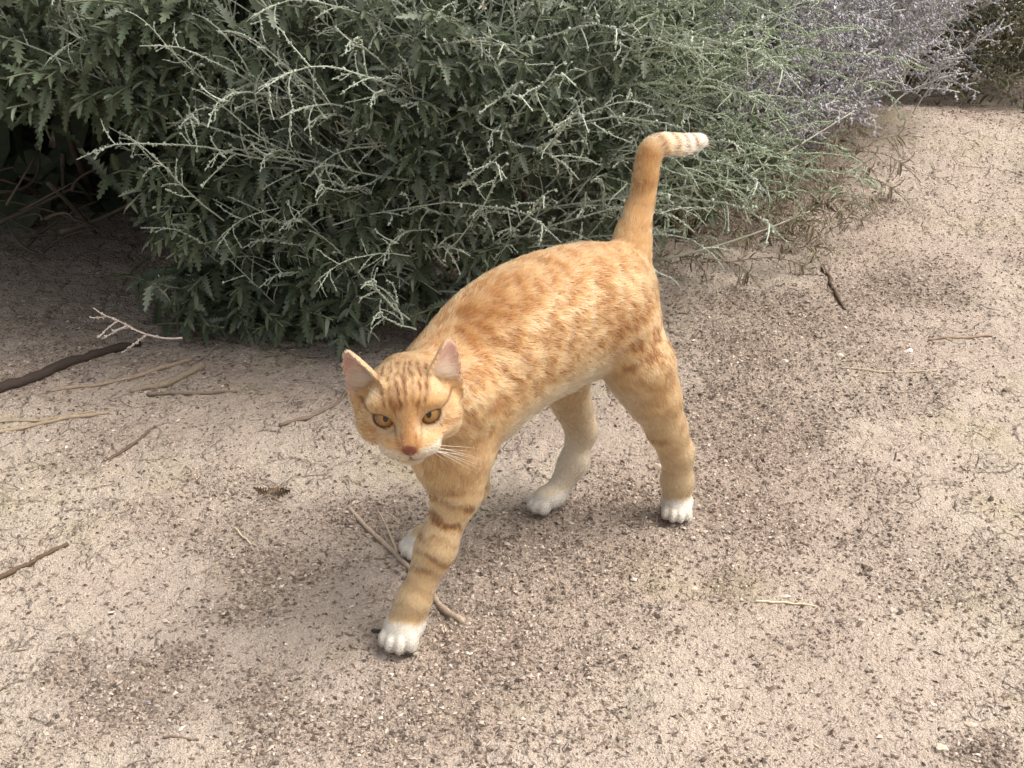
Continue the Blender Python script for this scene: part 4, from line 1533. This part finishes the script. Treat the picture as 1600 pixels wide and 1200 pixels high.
for k in range(18):
    b0 = DB + np.array((r.normal(0, .15), r.normal(-.1, .1), 0))
    e = np.array((r.uniform(.85, 1.6), r.uniform(2.65, 2.9), r.uniform(.1, .4)))
    stem_obj('branch', bez(b0, (b0 + e) / 2 + np.array((0, 0, .08)), e, 9), .005, .0015, S_WOOD * r.uniform(.7, 1.1), dul, DB)

# ---- dry brush at the foot of the shrub, behind the tail
dry = tag(link('dry_brush', None), 'tangle of dry grey-brown twigs on the ground right of the tail', 'dry brush')
YB = on_ground(1100, 420); dry.location = tuple(YB)
SPK_DRY = [spike_mesh(480 + k, (.12, .15, .10)[k], (7, 8, 6)[k], .045, .0014, srgb_np(150, 139, 122), .0011, .6, 8, [srgb_np(136, 124, 102), srgb_np(122, 112, 94), srgb_np(122, 122, 96)]) for k in range(3)]
for k in range(150):
    px, py = r.uniform(1035, 1320), r.uniform(235, 425)
    if py < 300 and px < 1100: continue
    if py > 425 - .30 * max(px - 1180, 0): continue
    g_ = on_ground(px, py + r.uniform(0, 40))
    p = g_ + np.array((0, 0, r.uniform(.005, .06)))
    d = unit(np.array((r.normal(.5, .6), r.normal(0, .5), r.uniform(.05, .7))))
    o = put_spike(SPK_DRY[int(r.integers(3))], p, d, dry, YB, r.uniform(-1, 1), r.uniform(.5, 1.0))
    o.name = 'twig'

# ---- green weed behind the tail
weed = tag(link('weed', None), 'small bright green weed sprouting just right of the tail base', 'weed')
WB = on_ground(1062, 372); WB[1] += .05; weed.location = tuple(WB)
for k in range(26):
    a = r.uniform(0, 2 * math.pi); L = r.uniform(.05, .10)
    d = unit(np.array((math.cos(a) * .45, math.sin(a) * .45, 1.0)))
    o = np.array((r.normal(0, .012), r.normal(0, .012), 0))
    V, F = LEAFV[4 + k % 2]
    lc = (srgb_np(92, 122, 52), srgb_np(110, 138, 66))[k % 2]
    me = mesh_np('leaf', V * np.array((.55, 1, 1)), F, False); set_col(me, np.tile(lc, (len(V), 1))); me.materials.append(ml.m)
    ob = link('leaf', me, weed)
    M = frame(d, unit(np.array((math.cos(a), math.sin(a), .1)) * -1)) * L
    m4 = Matrix.Identity(4)
    for i_ in range(3):
        for j_ in range(3): m4[i_][j_] = float(M[i_, j_])
        m4[i_][3] = float(o[i_])
    ob.matrix_local = m4

# ------------------------------------------------------------------ twigs, stones and other small things on the dirt
mtw = NT('twig_bark')
at = mtw.n('ShaderNodeAttribute', attribute_name='col')
tc = mtw.n('ShaderNodeTexCoord')
nz = mtw.noise(tc.outputs['Object'], 300, 4, .6)
mtw.l(mtw.mix(.55, at.outputs['Color'], nz.outputs['Fac'], 'OVERLAY'), mtw.b.inputs['Base Color'])
mtw.b.inputs['Roughness'].default_value = .85
bpn = mtw.n('ShaderNodeBump'); bpn.inputs['Strength'].default_value = .5; bpn.inputs['Distance'].default_value = .001
mtw.l(nz.outputs['Fac'], bpn.inputs['Height']); mtw.l(bpn.outputs[0], mtw.b.inputs['Normal'])

rt = np.random.default_rng(900)
def twig(name, label, pix, r0, r1, col, cat='twig', lift=0.0, forks=()):
    q = np.array([on_ground(x, y) for x, y in pix])
    # smooth path on the ground
    t = np.linspace(0, len(q) - 1, 6 + 5 * len(q))
    path = np.stack([np.interp(t, np.arange(len(q)), q[:, k]) for k in range(3)], 1)
    for _ in range(2):
        path[1:-1] = (path[:-2] + path[1:-1] * 2 + path[2:]) / 4
    n = len(path)
    path[:, :2] += np.cumsum(rt.normal(0, .28 * r0, (n, 2)), 0)
    rad = np.linspace(r0, r1, n) * (1 + rt.normal(0, .10, n))
    rad[::5] *= 1.12
    h = ground_height(np.column_stack((path[:, :2], np.zeros(n))))
    h = np.convolve(np.pad(h, 2, 'edge'), np.ones(5) / 5, 'valid')
    path[:, 2] = h + rad * .45 + .0006 + lift * np.sin(np.linspace(0, math.pi, n))
    base = path[n // 2].copy(); base[2] = 0
    A = Acc(); A.tube(path - base, rad, 7, srgb_np(*col))
    if not forks:
        o = link(name, A.mesh(name), None, mtw.m)
    else:
        o = link(name, None)
        link('stick', A.mesh('stick'), o, mtw.m)
        for (t_, px2) in forks:
            i = int(t_ * (n - 1))
            e = on_ground(*px2); e[2] = ground_height(np.array([e]))[0] + .003
            A2 = Acc(); A2.tube(bez(path[i], (path[i] + e) / 2 + np.array((0, 0, .006)), e, 7) - base, np.linspace(rad[i] * .6, rad[i] * .3, 7), 5, srgb_np(*col))
            link('side_twig', A2.mesh('side_twig'), o, mtw.m)
    o.location = tuple(base)
    return tag(o, label, cat)
twig('twig', 'long pale twig lying under the striped front leg', [(545, 795), (592, 842), (640, 897), (680, 945), (722, 972)], .0022, .0030, (168, 148, 128), forks=((.42, (590, 800)), (.60, (625, 838))))
twig('branch', 'thick dark fallen branch at the left edge under the shrub', [(-60, 640), (0, 612), (80, 578), (200, 535)], .0080, .0045, (62, 50, 42), 'branch')
twig('branch', 'pale fallen branch on the left with its thick end beside the lowest leaves', [(205, 612), (250, 598), (310, 572)], .0026, .0048, (138, 122, 104), 'branch')
twig('twig', 'long thin tan twig running parallel to the dark fallen branch on the left', [(80, 612), (150, 600), (220, 588), (300, 562)], .0022, .0026, (150, 132, 112))
twig('twig', 'bent tan twig reaching the left edge, nearest the open dirt', [(-20, 678), (60, 660), (110, 648), (175, 638)], .0024, .0020, (156, 138, 116))
twig('twig', 'thin straw-coloured twig at the left edge just above the bent tan one', [(-20, 660), (60, 655), (150, 640)], .0014, .0012, (160, 142, 116))
twig('twig', 'straight level grey twig below the white-tipped sprig', [(230, 614), (300, 616), (365, 613)], .0019, .0015, (122, 108, 92))
twig('twig', 'short dark twig slanting on pale crust left of the cat', [(168, 720), (200, 696), (242, 668)], .0019, .0014, (96, 78, 62))
twig('twig', 'slim curved twig ending beside the left ear of the picture', [(438, 666), (490, 652), (525, 632), (552, 608)], .0020, .0014, (124, 106, 90))
twig('twig', 'dark stick at the left edge of the open dirt, below all the others', [(-15, 912), (30, 882), (60, 868), (98, 843)], .0022, .0018, (92, 74, 58))
twig('twig', 'short dark brown stick standing out on dirt right of the dry brush', [(1286, 412), (1300, 446), (1318, 482)], .0028, .0020, (84, 66, 50))
twig('twig', 'thin tan stick at the right edge, farthest up the dirt', [(1450, 528), (1500, 524), (1556, 522)], .0017, .0013, (140, 120, 100))
twig('straw', 'pale straw lying level on dirt below the hind paw to its right', [(1180, 946), (1225, 944), (1272, 947)], .0010, .0008, (206, 190, 160), 'straw')
twig('straw', 'long faint straw on the grit right of the hind leg', [(1310, 574), (1380, 580), (1462, 579)], .0010, .0008, (186, 168, 142), 'straw')
twig('straw', 'short pale straw on the crust left of the white front paw behind', [(368, 828), (380, 842), (394, 854)], .0011, .0008, (196, 178, 150), 'straw')
twig('straw', 'fine straw lying near the lower edge, left of centre', [(255, 1152), (285, 1155), (312, 1160)], .0010, .0008, (128, 108, 90), 'straw')

mstn = NT('stone')
at = mstn.n('ShaderNodeAttribute', attribute_name='col')
tc = mstn.n('ShaderNodeTexCoord')
nz = mstn.noise(tc.outputs['Object'], 260, 4, .6)
mstn.l(mstn.mix(.45, at.outputs['Color'], nz.outputs['Fac'], 'OVERLAY'), mstn.b.inputs['Base Color'])
mstn.b.inputs['Roughness'].default_value = .85
bpn = mstn.n('ShaderNodeBump'); bpn.inputs['Strength'].default_value = .5; bpn.inputs['Distance'].default_value = .0015
mstn.l(nz.outputs['Fac'], bpn.inputs['Height']); mstn.l(bpn.outputs[0], mstn.b.inputs['Normal'])
def pebble(label, px, py, wpx, col, flat=.65, asp=.75, yaw=0.0, name='pebble', cat='pebble'):
    g_ = on_ground(px, py)
    w = wpx / 2198.0 * math.hypot(g_[1], CAM_H) * .5
    bm = bmesh.new()
    bmesh.ops.create_icosphere(bm, subdivisions=2, radius=1.0)
    V = np.array([v.co[:] for v in bm.verts]); F = np.array([[v.index for v in f.verts] for f in bm.faces]); bm.free()
    n1 = vnoise(V + 10 * rt.random(3), 1.6, 3) - .5
    V = V * (1 + .55 * n1)[:, None]
    for k in range(9):                     # broken facets
        d = unit(rt.normal(0, 1, 3)); c = rt.uniform(.50, .80)
        e = V @ d - c
        V = V - np.clip(e, 0, None)[:, None] * d * .95
    V = V * np.array((w, w * asp, w * flat))
    a = R(yaw)
    V = np.stack((V[:, 0] * math.cos(a) - V[:, 1] * math.sin(a), V[:, 0] * math.sin(a) + V[:, 1] * math.cos(a), V[:, 2]), 1)
    me = mesh_np(name, V, F, False)
    set_col(me, np.tile(srgb_np(*col), (len(V), 1)))
    o = link(name, me, None, mstn.m)
    o.location = (g_[0], g_[1], gz_at(g_[0], g_[1]) + w * flat * .30)
    return tag(o, label, cat)
pebble('round whitish pebble on the dirt between the hind legs', 1028, 730, 20, (208, 188, 172), .9, .95)
pebble('small white chip of stone at upper right, nearest the tan stick', 1421, 546, 17, (224, 214, 200), .5, .5, 15)
pebble('small pale pebble, middle of the row right of the haunch', 1313, 556, 13, (214, 202, 186), .6, .7, 10)
pebble('tiny pale pebble just right of the haunch', 1226, 564, 14, (216, 204, 190), .6, .7, -20)
pebble('grey-brown lump of stone near the right edge, halfway up', 1574, 606, 19, (122, 104, 90), .7, .8, 30)
pebble('dark pointed stone near the right edge', 1549, 778, 14, (92, 78, 68), .8, .6, 40)
pebble('flat cream stone just above the level straw', 1226, 932, 26, (208, 190, 170), .3, .45, -12)
pebble('flat cream stone left of the other cream stone', 1086, 919, 15, (208, 190, 168), .35, .6, 5)
pebble('dark grey stone flake on pale dirt at the lower right', 1406, 959, 19, (82, 76, 66), .4, .5, 5)
pebble('angular buff stone in the lower right corner', 1471, 1172, 26, (196, 180, 158), .55, .8, 20)
pebble('rounded buff stone higher in the lower right corner', 1516, 1133, 24, (200, 184, 164), .55, .7, -15)
pebble('dull brown stone lying in grit below the front paw', 755, 1062, 19, (112, 92, 78), .5, .5, 5)
pebble('dark chip standing in for shade at the left side of the forward white paw', 588, 989, 20, (70, 60, 52), .5, .4, 0)  # dark piece put where the ground beside the paw is shaded
pebble('small grey stone with a bluish cast on crust at lower left', 231, 1099, 12, (140, 130, 132), .7, .8, 0)

# crumpled dry leaf litter clump on the crust
def clump(label, px, py, n, spread, name, cat):
    g_ = on_ground(px, py)
    o = link(name, None); o.location = (g_[0], g_[1], gz_at(g_[0], g_[1]))
    tag(o, label, cat)
    for k in range(n):
        V, F = LEAFV[k % 6]
        V = V * np.array((1.1, 1, 1)) * rt.uniform(.008, .017)
        V[:, 2] += rt.normal(0, .0006, len(V))
        me = mesh_np('dry_leaf', V, F, False)
        set_col(me, np.tile((srgb_np(104, 82, 62), srgb_np(126, 104, 80), srgb_np(86, 68, 52))[k % 3], (len(V), 1)))
        me.materials.append(mtw.m)
        ob = link('dry_leaf', me, o)
        a = rt.uniform(0, 6.28)
        M = frame(np.array((math.cos(a), math.sin(a), rt.normal(.1, .2))), unit(np.array((0, 0, 1)) + rt.normal(0, .5, 3)))
        m4 = Matrix.Identity(4)
        for i_ in range(3):
            for j_ in range(3): m4[i_][j_] = float(M[i_, j_])
        m4[0][3], m4[1][3], m4[2][3] = float(rt.normal(0, spread)), float(rt.normal(0, spread)), float(rt.uniform(.001, .005))
        ob.matrix_local = m4
clump('small clump of crumbled dry leaves on the crust left of the cat', 432, 772, 9, .006, 'leaf_clump', 'leaf litter')
